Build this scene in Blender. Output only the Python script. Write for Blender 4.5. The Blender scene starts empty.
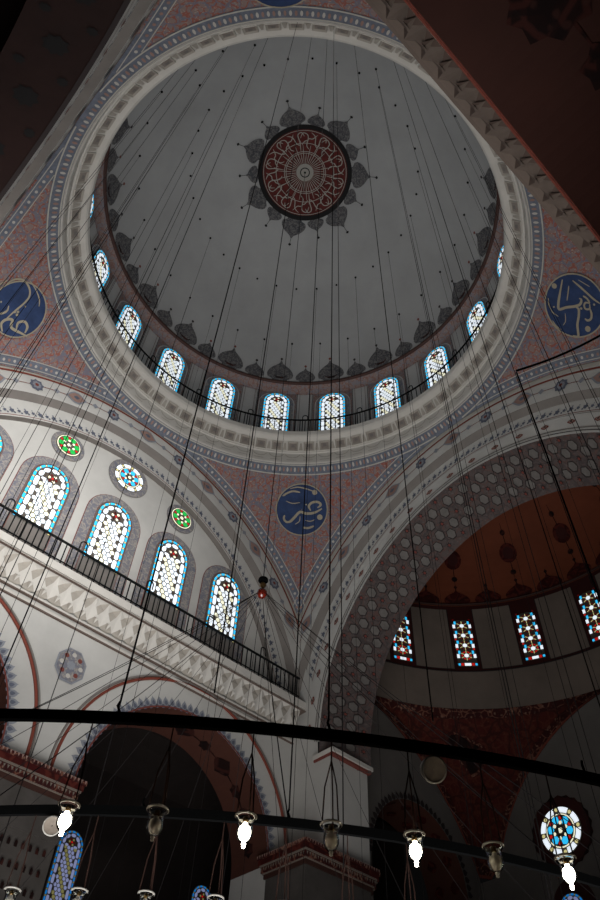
import bpy, math, random
from math import sin, cos, pi, sqrt, radians, hypot, atan2, floor
from mathutils import Vector, Matrix
random.seed(7)
S = 8.4; EYE = 1.6            # metres per dome radius, eye height above the carpet
C = bpy.context.scene.collection
def W(p): return (p[0]*S, p[1]*S, p[2]*S+EYE)

# ------------------------------------------------------------------ materials
def lin(c): return tuple((x/12.92 if x <= .04045 else ((x+.055)/1.055)**2.4) for x in c)
def mat(name, col, rough=.8, metal=0, noise=0, nscale=3.0, emit=0, spec=.3, bump=0):
    m = bpy.data.materials.new(name); m.use_nodes = True
    nt = m.node_tree; b = nt.nodes['Principled BSDF']
    c = lin(col)
    b.inputs['Base Color'].default_value = (*c, 1)
    b.inputs['Roughness'].default_value = rough; b.inputs['Metallic'].default_value = metal
    b.inputs['Specular IOR Level'].default_value = spec
    if noise:
        tc = nt.nodes.new('ShaderNodeTexCoord'); n = nt.nodes.new('ShaderNodeTexNoise')
        n.inputs['Scale'].default_value = nscale; n.inputs['Detail'].default_value = 8
        n.inputs['Roughness'].default_value = .65
        nt.links.new(tc.outputs['Object'], n.inputs['Vector'])
        r = nt.nodes.new('ShaderNodeValToRGB')
        r.color_ramp.elements[0].position = .3; r.color_ramp.elements[1].position = .7
        r.color_ramp.elements[0].color = (*[x*(1-noise) for x in c], 1)
        r.color_ramp.elements[1].color = (*[min(1, x*(1+noise*.5)) for x in c], 1)
        nt.links.new(n.outputs['Fac'], r.inputs['Fac']); nt.links.new(r.outputs['Color'], b.inputs['Base Color'])
    if bump:
        n2 = nt.nodes.new('ShaderNodeTexNoise'); n2.inputs['Scale'].default_value = 20
        bp = nt.nodes.new('ShaderNodeBump'); bp.inputs['Strength'].default_value = bump
        nt.links.new(n2.outputs['Fac'], bp.inputs['Height']); nt.links.new(bp.outputs['Normal'], b.inputs['Normal'])
    if emit:
        b.inputs['Emission Color'].default_value = (*c, 1); b.inputs['Emission Strength'].default_value = emit
    return m
def arabesque(name, ground, vine, leaf, pale, scale=2.2, thr=.05, amt=.5):
    """painted scrollwork: curling vines and small flowers over a ground colour"""
    m = bpy.data.materials.new(name); m.use_nodes = True; nt = m.node_tree; b = nt.nodes['Principled BSDF']
    L = nt.links.new; N = nt.nodes.new
    b.inputs['Roughness'].default_value = .85; b.inputs['Specular IOR Level'].default_value = .2
    tc = N('ShaderNodeTexCoord')
    ns = N('ShaderNodeTexNoise'); ns.inputs['Scale'].default_value = scale*.9; ns.inputs['Detail'].default_value = 2
    L(tc.outputs['Object'], ns.inputs['Vector'])
    mx = N('ShaderNodeMix'); mx.data_type = 'VECTOR'; mx.inputs['Factor'].default_value = .18
    L(tc.outputs['Object'], mx.inputs[4]); L(ns.outputs['Color'], mx.inputs[5])
    def vor(sc, feat):
        v = N('ShaderNodeTexVoronoi'); v.feature = feat; v.inputs['Scale'].default_value = sc
        L(mx.outputs[1], v.inputs['Vector']); return v
    def ramp(src, a, bb, inv=False):
        r = N('ShaderNodeValToRGB'); r.color_ramp.elements[0].position = a; r.color_ramp.elements[1].position = bb
        if inv:
            r.color_ramp.elements[0].color = (1, 1, 1, 1); r.color_ramp.elements[1].color = (0, 0, 0, 1)
        L(src, r.inputs['Fac']); return r.outputs['Color']
    def mixc(fac, a, bcol, k=1.0):
        q = N('ShaderNodeMix'); q.data_type = 'RGBA'
        if k != 1.0:
            mm = N('ShaderNodeMath'); mm.operation = 'MULTIPLY'; mm.inputs[1].default_value = k; L(fac, mm.inputs[0]); fac = mm.outputs[0]
        L(fac, q.inputs['Factor'])
        if isinstance(a, tuple): q.inputs[6].default_value = (*lin(a), 1)
        else: L(a, q.inputs[6])
        q.inputs[7].default_value = (*lin(bcol), 1); return q.outputs[2]
    v1 = vor(scale, 'DISTANCE_TO_EDGE'); v2 = vor(scale*2.3, 'F1'); v3 = vor(scale*1.1, 'F1'); v4 = vor(scale*.55, 'DISTANCE_TO_EDGE')
    c = mixc(ramp(v3.outputs['Distance'], .30, .45, True), ground, leaf, amt)
    c = mixc(ramp(v1.outputs['Distance'], thr, thr*2.2, True), c, vine, .9)
    c = mixc(ramp(v2.outputs['Distance'], .18, .32, True), c, pale, .75)
    c = mixc(ramp(v4.outputs['Distance'], .03, .06, True), c, leaf, .8)
    L(c, b.inputs['Base Color']); return m

M = dict(
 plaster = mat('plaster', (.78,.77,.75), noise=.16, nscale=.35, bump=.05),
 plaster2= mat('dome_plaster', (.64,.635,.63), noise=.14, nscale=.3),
 drumw   = mat('drum_plaster', (.74,.73,.72), noise=.12, nscale=.8),
 stucco  = mat('stucco_carving', (.82,.80,.77), noise=.10, nscale=1.2),
 shade   = mat('brown_shade_stucco', (.57,.53,.50), noise=.2, nscale=2),  # brown marks and sunk panels; recess shade is part of the tone
 brnst   = mat('shaded_brown_stucco', (.44,.385,.35), noise=.15, nscale=2),  # brown stucco of the rear cornice, its shade mixed into the colour
 brnst2  = mat('deep_shaded_brown_stucco', (.35,.29,.26), noise=.15, nscale=2),  # deeper tone for the shaded facets of the rear cornice
 niche   = mat('pale_brown_shade_tone', (.68,.65,.61), noise=.15, nscale=2),  # pale brown; on carved facets it puts shade into the colour
 line    = mat('thin_brown_paint', (.42,.36,.33)),
 dline   = mat('dark_outline_paint', (.20,.17,.17)),
 gray    = mat('stone_grey_band', (.50,.475,.455), noise=.15, nscale=1),
 cream   = mat('cream_paint', (.74,.72,.68), noise=.08),
 red     = mat('red_paint', (.50,.25,.20)),
 dred    = mat('dull_red_paint', (.47,.25,.22)),
 blue    = mat('slate_blue_paint', (.39,.405,.46), noise=.2, nscale=6),
 lblue   = mat('pale_blue_paint', (.56,.57,.60), noise=.15, nscale=4),
 bordr   = mat('blue_border_paint', (.45,.47,.52), noise=.3, nscale=6),
 pale    = mat('pale_flower_paint', (.75,.73,.70)),
 pink    = mat('pinkish_paint', (.62,.50,.46), noise=.2, nscale=3),
 deep    = mat('deep_blue_ground', (.20,.27,.42), noise=.35, nscale=2.0),
 gold    = mat('cream_lettering', (.66,.62,.54), noise=.15, nscale=3),
 orn     = arabesque('grey_palmette_paint', (.34,.33,.335), (.44,.43,.425), (.25,.25,.27), (.46,.45,.44), 6.5, .05),
 orn2    = arabesque('grey_window_border', (.52,.51,.52), (.64,.61,.58), (.44,.45,.50), (.62,.57,.54), 5.5, .04),
 pend    = arabesque('pendentive_arabesque', (.56,.48,.46), (.60,.35,.30), (.44,.46,.52), (.66,.60,.56), 5.0, .045, .5),
 spand   = arabesque('drum_spandrel_arabesque', (.54,.47,.45), (.52,.38,.35), (.48,.48,.51), (.60,.54,.51), 5.0, .05),
 hexc    = mat('hexagon_fill', (.46,.44,.425), noise=.25, nscale=3),
 soff    = arabesque('soffit_girih_ground', (.37,.33,.32), (.41,.31,.29), (.31,.28,.28), (.42,.38,.37), 4.0, .03),
 rsoff   = mat('red_vault_paint', (.34,.20,.16), noise=.22, nscale=.7),
 shellr  = mat('semi_dome_red_brown', (.50,.26,.17), noise=.2, nscale=.5),
 bsoff   = mat('brown_vault_paint', (.25,.13,.10), noise=.2, nscale=.7),
 dsoff   = mat('shaded_maroon_vault', (.15,.075,.06), noise=.2, nscale=.7),  # maroon of the unlit entrance side, shade included in the colour
 rdeep   = arabesque('semi_dome_red_arabesque', (.33,.13,.11), (.37,.18,.14), (.24,.11,.10), (.40,.22,.16), 3.2, .05),
 rdark   = mat('maroon_paint', (.26,.10,.09), noise=.2),
 rborder = arabesque('maroon_chain_border', (.27,.11,.10), (.50,.33,.27), (.22,.10,.10), (.58,.45,.38), 3.2, .03),
 dorn    = arabesque('dark_vault_ornament', (.13,.06,.05), (.25,.12,.10), (.10,.05,.05), (.25,.14,.12), 2.0, .05),
 dorn2   = arabesque('maroon_pendant_ornament', (.27,.08,.07), (.36,.15,.12), (.20,.07,.06), (.36,.18,.14), 2.4, .05),
 tan     = mat('tan_plaster', (.52,.47,.43), noise=.2, nscale=.7),
 apsew   = mat('apse_plaster', (.45,.43,.41), noise=.2, nscale=.5),
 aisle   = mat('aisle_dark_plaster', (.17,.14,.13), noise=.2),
 cbrown  = mat('brown_red_moulding', (.27,.17,.145), rough=.6, noise=.15),
 iron    = mat('black_iron', (.02,.021,.022), rough=1, spec=.03),
 irong   = mat('green_black_iron', (.05,.06,.06), rough=.7, spec=.15),
 cable   = mat('dark_steel_cable', (.10,.09,.09), rough=.9, spec=.05),
 chain   = mat('rusty_brass_chain', (.21,.145,.125), rough=.8, spec=.1),
 brass   = mat('aged_brass', (.45,.35,.22), rough=.35, metal=.8),
 ball    = mat('dark_red_glass_ball', (.35,.09,.05), rough=.15, spec=.8),
 white   = mat('off_white_enamel', (.52,.505,.48), rough=.5),
 grille  = mat('speaker_mesh', (.46,.42,.38), rough=.7, noise=.2, nscale=40),
 carpet  = arabesque('red_carpet', (.42,.13,.10), (.50,.20,.13), (.16,.16,.28), (.60,.48,.35), 1.5, .05),
 stone   = mat('grey_marble_blocks', (.34,.32,.305), noise=.3, nscale=1.5),
 lead    = mat('window_lead', (.36,.33,.30), rough=.7),
 gW      = mat('clear_pane', (.90,.935,.97), emit=1.0),
 gY      = mat('yellow_pane', (.78,.74,.52), emit=.9),
 gY2     = mat('cream_pane', (.90,.89,.78), emit=1.0),
 gC      = mat('cyan_pane', (.16,.66,.86), emit=1.25),
 gR      = mat('red_pane', (.72,.10,.08), emit=.8),
 gD      = mat('dark_red_pane', (.34,.06,.05), emit=.5),
 gG      = mat('green_pane', (.10,.62,.26), emit=1.1),
 dimW    = mat('dim_clear_pane', (.55,.58,.74), emit=.55),
 dimY    = mat('dim_yellow_pane', (.55,.53,.33), emit=.5),
 dimC    = mat('dim_blue_pane', (.08,.45,.75), emit=.7),
 bulbon  = mat('lit_bulb', (1,.97,.90), emit=26),
 bulboff = mat('unlit_bulb', (.80,.76,.72), rough=.3, emit=0),
)
g = bpy.data.materials.new('clear_glass'); g.use_nodes = True
b = g.node_tree.nodes['Principled BSDF']
b.inputs['Base Color'].default_value = (.95,.97,.95,1); b.inputs['Transmission Weight'].default_value = 1
b.inputs['Roughness'].default_value = .06; b.inputs['IOR'].default_value = 1.10
M['glass'] = g

# ------------------------------------------------------------------ mesh builder
class MB:
    def __init__(s): s.v = []; s.f = []; s.m = []; s.mats = []
    def mi(s, m):
        if m not in s.mats: s.mats.append(m)
        return s.mats.index(m)
    def poly(s, pts, m):
        n = len(s.v); s.v += [tuple(p) for p in pts]; s.f.append(tuple(range(n, n+len(pts)))); s.m.append(s.mi(m))
    def grid(s, fn, us, vs, m, cond=None):
        """fn(u,v)->point; m a material name or a function (u,v)->name"""
        n = len(s.v); nv = len(vs)
        for u in us:
            for v in vs: s.v.append(tuple(fn(u, v)))
        for i in range(len(us)-1):
            for j in range(nv-1):
                um = (us[i]+us[i+1])/2; vm = (vs[j]+vs[j+1])/2
                if cond and not cond(um, vm): continue
                a = n+i*nv+j
                s.f.append((a, a+nv, a+nv+1, a+1)); s.m.append(s.mi(m(um, vm) if callable(m) else m))
    def tube(s, pts, r, m, n=6, cap=True):
        pts = [Vector(p) for p in pts]; base = len(s.v); up = None
        for i, p in enumerate(pts):
            a = pts[max(i-1, 0)]; c = pts[min(i+1, len(pts)-1)]; t = (c-a).normalized()
            if up is None: up = Vector((0,0,1)) if abs(t.z) < .9 else Vector((1,0,0))
            x = t.cross(up).normalized(); y = x.cross(t).normalized(); up = y
            rr = r[i] if isinstance(r, (list, tuple)) else r
            for k in range(n):
                q = p + x*rr*cos(2*pi*k/n) + y*rr*sin(2*pi*k/n); s.v.append(tuple(q))
        mi = s.mi(m)
        for i in range(len(pts)-1):
            for k in range(n):
                a = base+i*n+k; b2 = base+i*n+(k+1) % n
                s.f.append((a, b2, b2+n, a+n)); s.m.append(mi)
        if cap:
            s.f.append(tuple(base+k for k in range(n))); s.m.append(mi)
            s.f.append(tuple(base+(len(pts)-1)*n+k for k in range(n))); s.m.append(mi)
    def lathe(s, prof, m, c=(0,0,0), n=48, a0=0, a1=2*pi, ax=None):
        us = [a0+(a1-a0)*i/n for i in range(n+1)]
        def fn(u, k):
            r, z = prof[int(round(k))]
            if ax is None: return (c[0]+r*cos(u), c[1]+r*sin(u), c[2]+z)
            X, Y, Z = ax; return tuple(Vector(c)+X*(r*cos(u))+Y*(r*sin(u))+Z*z)
        nn = len(s.v); nv = len(prof)
        for u in us:
            for j in range(nv): s.v.append(tuple(fn(u, j)))
        for i in range(n):
            for j in range(nv-1):
                a = nn+i*nv+j; s.f.append((a, a+nv, a+nv+1, a+1))
                s.m.append(s.mi(m(j) if callable(m) else m))
    def box(s, x0, x1, y0, y1, z0, z1, m):
        P = [(x0,y0,z0),(x1,y0,z0),(x1,y1,z0),(x0,y1,z0),(x0,y0,z1),(x1,y0,z1),(x1,y1,z1),(x0,y1,z1)]
        for q in ((0,1,2,3),(4,5,6,7),(0,1,5,4),(1,2,6,5),(2,3,7,6),(3,0,4,7)): s.poly([P[i] for i in q], m)
    def fbox(s, F, s0, s1, z0, z1, d0, d1, m):
        P = [F(a, z, d) for a in (s0, s1) for z in (z0, z1) for d in (d0, d1)]
        for q in ((0,1,3,2),(4,5,7,6),(0,1,5,4),(2,3,7,6),(0,2,6,4),(1,3,7,5)): s.poly([P[i] for i in q], m)
    def build(s, name, parent=None, smooth=False, local=None):
        me = bpy.data.meshes.new(name)
        o0 = Vector(local) if local else Vector((0,0,0))
        me.from_pydata([tuple(Vector(W(p))-o0) for p in s.v], [], s.f)
        for k in s.mats: me.materials.append(M[k])
        me.polygons.foreach_set('material_index', s.m)
        if smooth: me.polygons.foreach_set('use_smooth', [True]*len(s.f))
        me.update()
        o = bpy.data.objects.new(name, me); C.objects.link(o)
        if parent: o.parent = parent
        elif local: o.location = local
        return o
def child_build(mb, name, parent, **k):   # scene-space mesh under a placed Empty
    o = mb.build(name, parent, **k); o.matrix_parent_inverse = Matrix.Translation(-parent.location); return o
def struct(o): o['kind'] = 'structure'; return o
def tag(o, label, cat, group=None):
    o['label'] = label; o['category'] = cat
    if group: o['group'] = group
    return o
def empty(name, loc, label, cat, group=None):
    o = bpy.data.objects.new(name, None); C.objects.link(o); o.location = loc
    o.empty_display_size = .1
    return tag(o, label, cat, group)
def lsp(a, b, n): return [a+(b-a)*i/n for i in range(n+1)]

# 2-D painted shapes put on a surface through a map fn(u,v)->point (R units)
def shape(mb, fn, cx, cy, pts, m, rot=0, sc=1.0):
    c, s_ = cos(rot), sin(rot)
    mb.poly([fn(cx+(x*c-y*s_)*sc, cy+(x*s_+y*c)*sc) for x, y in pts], m)
def circ(n=14, r=1, ry=None): return [(r*cos(2*pi*i/n), (ry or r)*sin(2*pi*i/n)) for i in range(n)]
def ribbon(mb, fn, pts, w, m, sub=4):
    # smooth polyline with tapered ends
    P = []
    n = len(pts)
    for i in range(n-1):
        p0 = pts[max(i-1,0)]; p1 = pts[i]; p2 = pts[i+1]; p3 = pts[min(i+2,n-1)]
        for k in range(sub):
            t = k/sub
            P.append(tuple(.5*(2*p1[j]+(p2[j]-p0[j])*t+(2*p0[j]-5*p1[j]+4*p2[j]-p3[j])*t*t+(3*p1[j]-p0[j]-3*p2[j]+p3[j])*t**3) for j in (0,1)))
    P.append(pts[-1]); L = []
    for i, p in enumerate(P):
        a = P[max(i-1,0)]; c = P[min(i+1,len(P)-1)]; dx, dy = c[0]-a[0], c[1]-a[1]; l = hypot(dx, dy) or 1
        f = i/(len(P)-1); ww = w*.5*(.45+.55*min(1, 5*min(f, 1-f)))
        L.append((p[0]-dy/l*ww, p[1]+dx/l*ww, p[0]+dy/l*ww, p[1]-dx/l*ww))
    for a, c in zip(L, L[1:]): mb.poly([fn(a[0],a[1]), fn(a[2],a[3]), fn(c[2],c[3]), fn(c[0],c[1])], m)
def onion(w, h):   # palmette outline, base at y=0, tip at y=h
    half = [(.55,0),(.60,.08),(.92,.16),(1.0,.30),(.94,.45),(.80,.58),(.60,.70),(.36,.80),(.16,.88),(.05,1.0)]
    r = [(x*w/2, y*h) for x, y in half]
    return r+[(-x, y) for x, y in reversed(r)]
def ogive(w, h):
    half = [(0,-1),(.25,-.8),(.7,-.5),(1,-.2),(1,.2),(.7,.5),(.25,.8),(0,1)]
    return [(x*w, y*h) for x, y in half]+[(-x*w, y*h) for x, y in reversed(half[1:-1])]
def flower(r, n=8, dep=.2): return [(r*(1-dep*(i % 2))*cos(pi*i/n), r*(1-dep*(i % 2))*sin(pi*i/n)) for i in range(2*n)]

A = 1.06; HS = 1.62; RHO2 = 2.70          # wall plane, springing of the pendentive sphere
def frame(k, a=A):                         # wall-local (s, z, d) -> scene; d grows outwards
    ang = k*pi/2; N = (cos(ang), sin(ang)); T = {0:(0,1), 1:(1,0), 2:(0,1), 3:(1,0)}[k]
    return lambda s, z, d=0: (T[0]*s+N[0]*(a+d), T[1]*s+N[1]*(a+d), z)

# ------------------------------------------------------------------ main dome
RD = 1.055; DZ = 4.476-RD; ZSP = 3.69
def dm(x, y, off=0):
    r = RD-off; q = max(r*r-x*x-y*y, 1e-6); return (x, y, DZ+sqrt(q))
def dpol(az, r, off=0): return dm(r*cos(az), r*sin(az), off)
mb = MB()
ph0 = math.acos((ZSP-DZ)/RD)
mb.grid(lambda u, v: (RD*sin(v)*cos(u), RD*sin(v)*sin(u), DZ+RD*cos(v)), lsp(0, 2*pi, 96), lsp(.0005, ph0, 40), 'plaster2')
mb_lam = lambda az0, off: (lambda u, v: (lambda ph: ((RD-off)*sin(ph)*cos(az0-u/1.03), (RD-off)*sin(ph)*sin(az0-u/1.03), DZ+(RD-off)*cos(ph)))(ph0-v/RD))
for i in range(20):                        # palmettes painted round the foot of the dome
    for off, w, h in ((0, .168, .150), (9, .125, .105)):
        az = radians(54+18*i+off); fn = mb_lam(az, .003)
        shape(mb, fn, 0, .012, onion(w, h), 'orn')
        fn2 = mb_lam(az, .0045)
        shape(mb, fn2, 0, .03, onion(w*.45, h*.5), 'dorn' if off == 0 else 'orn')
        ribbon(mb, fn, [(0, h), (0, h+.03)], .005, 'dline', 1)
        shape(mb, fn, 0, h+.03, circ(8, .0085), 'dred'if i%2 else 'dline')
struct(mb.build('ceiling', smooth=True))

# medallion in the crown
med = empty('dome_medallion', W((0,0,4.46)), 'round painted medallion of calligraphy with petals at the crown of the dome', 'medallion')
mb = MB(); mb.grid(lambda a, r: dpol(a, r, .004), lsp(0, 2*pi, 64), [.255,.282], 'dline'); 
M['blackr'] = mat('black_ring_paint', (.09,.08,.08))
mb = MB(); mb.grid(lambda a, r: dpol(a, r, .006), lsp(0, 2*pi, 64), [.257,.284], 'blackr'); child_build(mb, 'ring', med)
mb = MB(); M['medr'] = mat('medallion_red', (.36,.13,.11), noise=.45, nscale=4)
mb.grid(lambda a, r: dpol(a, r, .004), lsp(0, 2*pi, 64), lsp(.002, .258, 6), 'medr'); child_build(mb, 'red_ground', med)
mb = MB(); f5 = lambda x, y: dm(x, y, .008)
M['medl'] = mat('medallion_cream_paint', (.62,.60,.57))
for r, w in ((.046,.012),(.115,.004),(.125,.004),(.175,.004),(.25,.0035),(.022,.006)):
    mb.grid(lambda a, q: dpol(a, q, .008), lsp(0, 2*pi, 64), [r-w/2, r+w/2], 'medl')
mb.grid(lambda a, q: dpol(a, q, .0075), lsp(0, 2*pi, 32), [.005,.04], 'medl')
mb.grid(lambda a, q: dpol(a, q, .0095), lsp(0, 2*pi, 32), [.024,.030], 'blackr')
for i in range(44):
    a = 2*pi*i/44; ribbon(mb, f5, [(.05*cos(a), .05*sin(a)), ((.115+.05*(i%2))*cos(a+.03), (.115+.05*(i%2))*sin(a+.03))], .0045, 'medl', 2)
rr = random.Random(3)
for i in range(40):                        # interlaced script in the outer band
    a = 2*pi*i/40
    def pt(da, r): return (r*cos(a+da), r*sin(a+da))
    k = i % 4
    if k == 0: P = [pt(0,.13), pt(.02,.18), pt(0,.225), pt(.10,.238), pt(.17,.215)]
    elif k == 1: P = [pt(-.1,.205), pt(-.02,.235), pt(.10,.225), pt(.12,.195), pt(.02,.185), pt(-.08,.165)]
    elif k == 2: P = [pt(.05,.14), pt(-.06,.16), pt(-.02,.20), pt(.10,.205), pt(.2,.235)]
    else: P = [pt(-.12,.24), pt(0,.22), pt(.06,.18), pt(.16,.165), pt(.2,.19)]
    ribbon(mb, f5, P, .0055, 'medl', 4)
child_build(mb, 'lettering', med)
for i in range(14):
    a = radians(-43.6+360/14*i); big = i % 2 == 0
    w, h = (.155, .115) if big else (.105, .075)
    fn = lambda u, v, a=a: dm((.279+v)*cos(a)-u*sin(a), (.279+v)*sin(a)+u*cos(a), .004)
    mb = MB(); shape(mb, fn, 0, 0, onion(w, h), 'orn'); ribbon(mb, fn, [(0,h),(0,h+.035)], .006, 'blackr', 1)
    shape(mb, fn, 0, h+.036, ogive(.009,.008), 'blackr')
    child_build(mb, 'petal', med)

# drum with twenty windows
RW = 1.075; Z0, Z1 = 3.09, 3.70
def cyl(az0, R=RW, cx=0): return lambda u, v, d=0: (cx+(R-d)*cos(az0-u/R), (R-d)*sin(az0-u/R), v)
mb = MB()
mb.lathe([(RW, Z0), (RW, Z1)], 'drumw', n=120)
for i in range(20):
    F = cyl(radians(54+18*i)); f1 = lambda u, v: F(u, v, .002); f2 = lambda u, v: F(u, v, .004)
    mb.grid(f1, lsp(-.118,.118,6), [3.2, 3.685], 'spand')
    o = [(-.108,3.2)]+[(.108*cos(pi-t), 3.535+.115*sin(t)*1.0) for t in lsp(0, pi, 14)][::1]+[(.108,3.2)]
    mb.poly([f2(x, y) for x, y in o], 'drumw')
    f3 = lambda u, v: F(u, v, .0055)
    o = [(-.102,3.2)]+[(-.102*cos(t), 3.535+.108*sin(t)) for t in lsp(0, pi, 14)]+[(.102,3.2)]
    mb.poly([f3(x, y) for x, y in o], 'orn2')
    for sx in (-1, 1):
        mb.grid(f2, [sx*.120, sx*.1235], [3.2, 3.69], 'dline')
        mb.grid(f2, [sx*.136, sx*.1385], [3.2, 3.68], 'line')
struct(mb.build('wall_drum', smooth=False))
mb = MB()
mb.lathe([(1.076,3.645),(1.068,3.660),(1.052,3.672),(1.034,3.680),(1.022,3.684)], 'spand', n=120)
mb.lathe([(1.024,3.681),(1.014,3.680),(1.008,3.685),(1.008,3.693),(1.014,3.698),(1.028,3.701)], 'cbrown', n=120)
struct(mb.build('trim_1', smooth=True))

# ------------------------------------------------------------------ leaded windows
wn = [0]
def glass_arch(fn, w, h, spring, name=None, pal=('gW','gY2','gC','gD','gY'), rows=None):
    """fn(u,v,layer) ; glass half width w, bottom v=0, arch springs at v=spring, crown at v=h"""
    wn[0] += 1; mb = MB(); W_, Y_, C_, R_, K_ = pal
    rad = h-spring
    def out(k, n=14): return [(-w*k, 0)]+[(-w*k*cos(t), spring+rad*k*sin(t)) for t in lsp(0, pi, n)]+[(w*k, 0)]
    mb.poly([fn(x, y, 0) for x, y in out(1.05)], 'lead')
    F = lambda u, v: fn(u, v, 1)
    # border of cyan bars and yellow dots following the outline
    path = [(-w, 0), (-w, spring)]+[(-w*cos(t), spring+rad*sin(t)) for t in lsp(0, pi, 24)[1:-1]]+[(w, spring), (w, 0)]
    L = [0]
    for a, c in zip(path, path[1:]): L.append(L[-1]+hypot(c[0]-a[0], c[1]-a[1]))
    def at(q):
        q = min(max(q, 0), L[-1])
        for i in range(len(path)-1):
            if q <= L[i+1]+1e-9:
                t = (q-L[i])/(L[i+1]-L[i]+1e-12); x = path[i][0]+(path[i+1][0]-path[i][0])*t; y = path[i][1]+(path[i+1][1]-path[i][1])*t
                cxp, cyp = 0, min(y, spring)
                if y > spring: nx, ny = -x/hypot(x, y-spring), -(y-spring)/hypot(x, y-spring)
                else: nx, ny = (1 if x < 0 else -1), 0
                return x, y, nx, ny
    bw = w*.145; step = w*.40; n = int(L[-1]/step); step = L[-1]/n
    def bar(q0, q1, d0, d1, m):
        a, b_, c = at(q0), at((q0+q1)/2), at(q1)
        mb.poly([F(p[0]+p[2]*d0, p[1]+p[3]*d0) for p in (a, b_, c)]+[F(p[0]+p[2]*d1, p[1]+p[3]*d1) for p in (c, b_, a)], m)
    for i in range(n):
        bar(step*i+step*.06, step*i+step*.70, bw*.12, bw, C_)
        bar(step*i+step*.76, step*i+step*.98, bw*.2, bw*.9, K_)
    bar2 = .5*pi
    for sx in (-1, 1):                     # bottom bars
        for j in range(2):
            x0 = sx*w*(.05+.4*j); x1 = sx*w*(.40+.4*j); mb.poly([F(x0,.005), F(x1,.005), F(x1,bw), F(x0,bw)], C_)
    # side columns of long white panes
    xi0, xi1 = w*.83, w*.57
    nb = max(3, int(round((spring-.02)/(w*.62)))); hh = (spring-bw*1.3)/nb
    for sx in (-1, 1):
        for j in range(nb):
            cy = bw*1.3+hh*(j+.5); shape(mb, F, sx*(xi0+xi1)/2, cy, [(x*(xi0-xi1)/2*.86, y*hh*.44) for x, y in ((-.6,-1),(.6,-1),(1,-.7),(1,.7),(.6,1),(-.6,1),(-1,.7),(-1,-.7))], W_)
    # honeycomb
    hx = w*.148; dy = hx*1.72; k = 0; y = bw*1.3+dy*.5
    while y < spring-w*.10:
        for j in (-1, 0, 1) if k % 2 == 0 else (-1.5,-.5,.5,1.5):
            x = j*hx*1.95*.98
            if abs(x) < w*.48: shape(mb, F, x, y, [(cos(pi/3*q+pi/6)*hx*.90, sin(pi/3*q+pi/6)*hx*.94) for q in range(6)], W_ if (k+int(j*2)) % 3 else Y_)
        k += 1; y += dy
    # head: white petals round a small red rosette
    for t in (18, 50, 90, 130, 162):
        a = radians(t); rx = w*.66; ry = rad*.70
        shape(mb, F, rx*cos(a), spring+ry*sin(a), circ(10, w*.21, w*.125), W_, rot=atan2(ry*cos(a)*1, -rx*sin(a)))
    for q in range(6): shape(mb, F, w*.20*cos(q*pi/3), spring+rad*.26+w*.20*sin(q*pi/3), circ(6, w*.085), (R_, Y_)[q % 2])
    shape(mb, F, 0, spring+rad*.26, circ(6, w*.08), 'gR' if R_ == 'gD' else R_)
    for sx in (-1, 1): shape(mb, F, sx*w*.38, spring-.0, circ(8, w*.17, w*.10), W_)
    o = struct(mb.build(name or 'window_%d' % wn[0])); return o
for i in range(20):
    F = cyl(radians(54+18*i))
    glass_arch(lambda u, v, l, F=F: F(u, v+3.235, .0125+.006*l), .079, .385, .300)

# ------------------------------------------------------------------ ring cornice, walkway and railing
mb = MB()
prof = [(1.06,2.925),(1.02,2.916),(1.008,2.906),(1.005,2.910),(1.004,2.916),(1.004,2.984),(.998,2.988),(.998,2.992),
        (.966,3.044),(.960,3.047),(.944,3.054),(.937,3.064),(.935,3.092),(.939,3.100),(1.08,3.100)]
mb.lathe(prof, lambda j: 'stucco', n=160)
NN = 72
def slant(az): return lambda u, w, d=0: (lambda r: (r*cos(az-u/.98), r*sin(az-u/.98), 2.992+.052*w-d*.6))(.998-.032*w-d)
for i in range(NN):                        # carved square niches on the sloping bed of the cornice
    az = 2*pi*(i+.5)/NN; F = slant(az)
    hw = pi*.98/NN
    P = [(-hw*.66,.08),(hw*.66,.08),(hw*.66,.92),(-hw*.66,.92)]; q = [(-hw*.46,.24),(hw*.46,.24),(hw*.46,.78),(-hw*.46,.78)]
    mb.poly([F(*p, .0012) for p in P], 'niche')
    for a in range(4):                     # frame standing proud round a sunk panel
        c = (a+1) % 4
        mb.poly([F(*P[a], .001), F(*P[c], .001), F(*P[c], .006), F(*P[a], .006)], 'stucco')
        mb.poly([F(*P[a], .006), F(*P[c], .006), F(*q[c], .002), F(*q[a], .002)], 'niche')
    mb.poly([F(*p, .0024) for p in q], 'shade')  # sunk panel with its recess shade painted in
    mb.poly([F(-hw*.22,.42,.0036), F(hw*.22,.42,.0036), F(hw*.16,.68,.0036), F(-hw*.16,.68,.0036)], 'gray')
    G2 = slant(az+hw/.98)
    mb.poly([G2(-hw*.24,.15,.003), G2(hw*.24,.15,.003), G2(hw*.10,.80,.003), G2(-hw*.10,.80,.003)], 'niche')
    G = lambda u, v: cyl(az, 1.004)(u, v, .0025)
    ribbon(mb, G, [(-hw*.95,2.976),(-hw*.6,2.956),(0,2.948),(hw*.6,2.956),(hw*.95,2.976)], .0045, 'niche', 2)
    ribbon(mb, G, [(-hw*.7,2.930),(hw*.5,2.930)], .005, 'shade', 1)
struct(mb.build('trim_2'))

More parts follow.
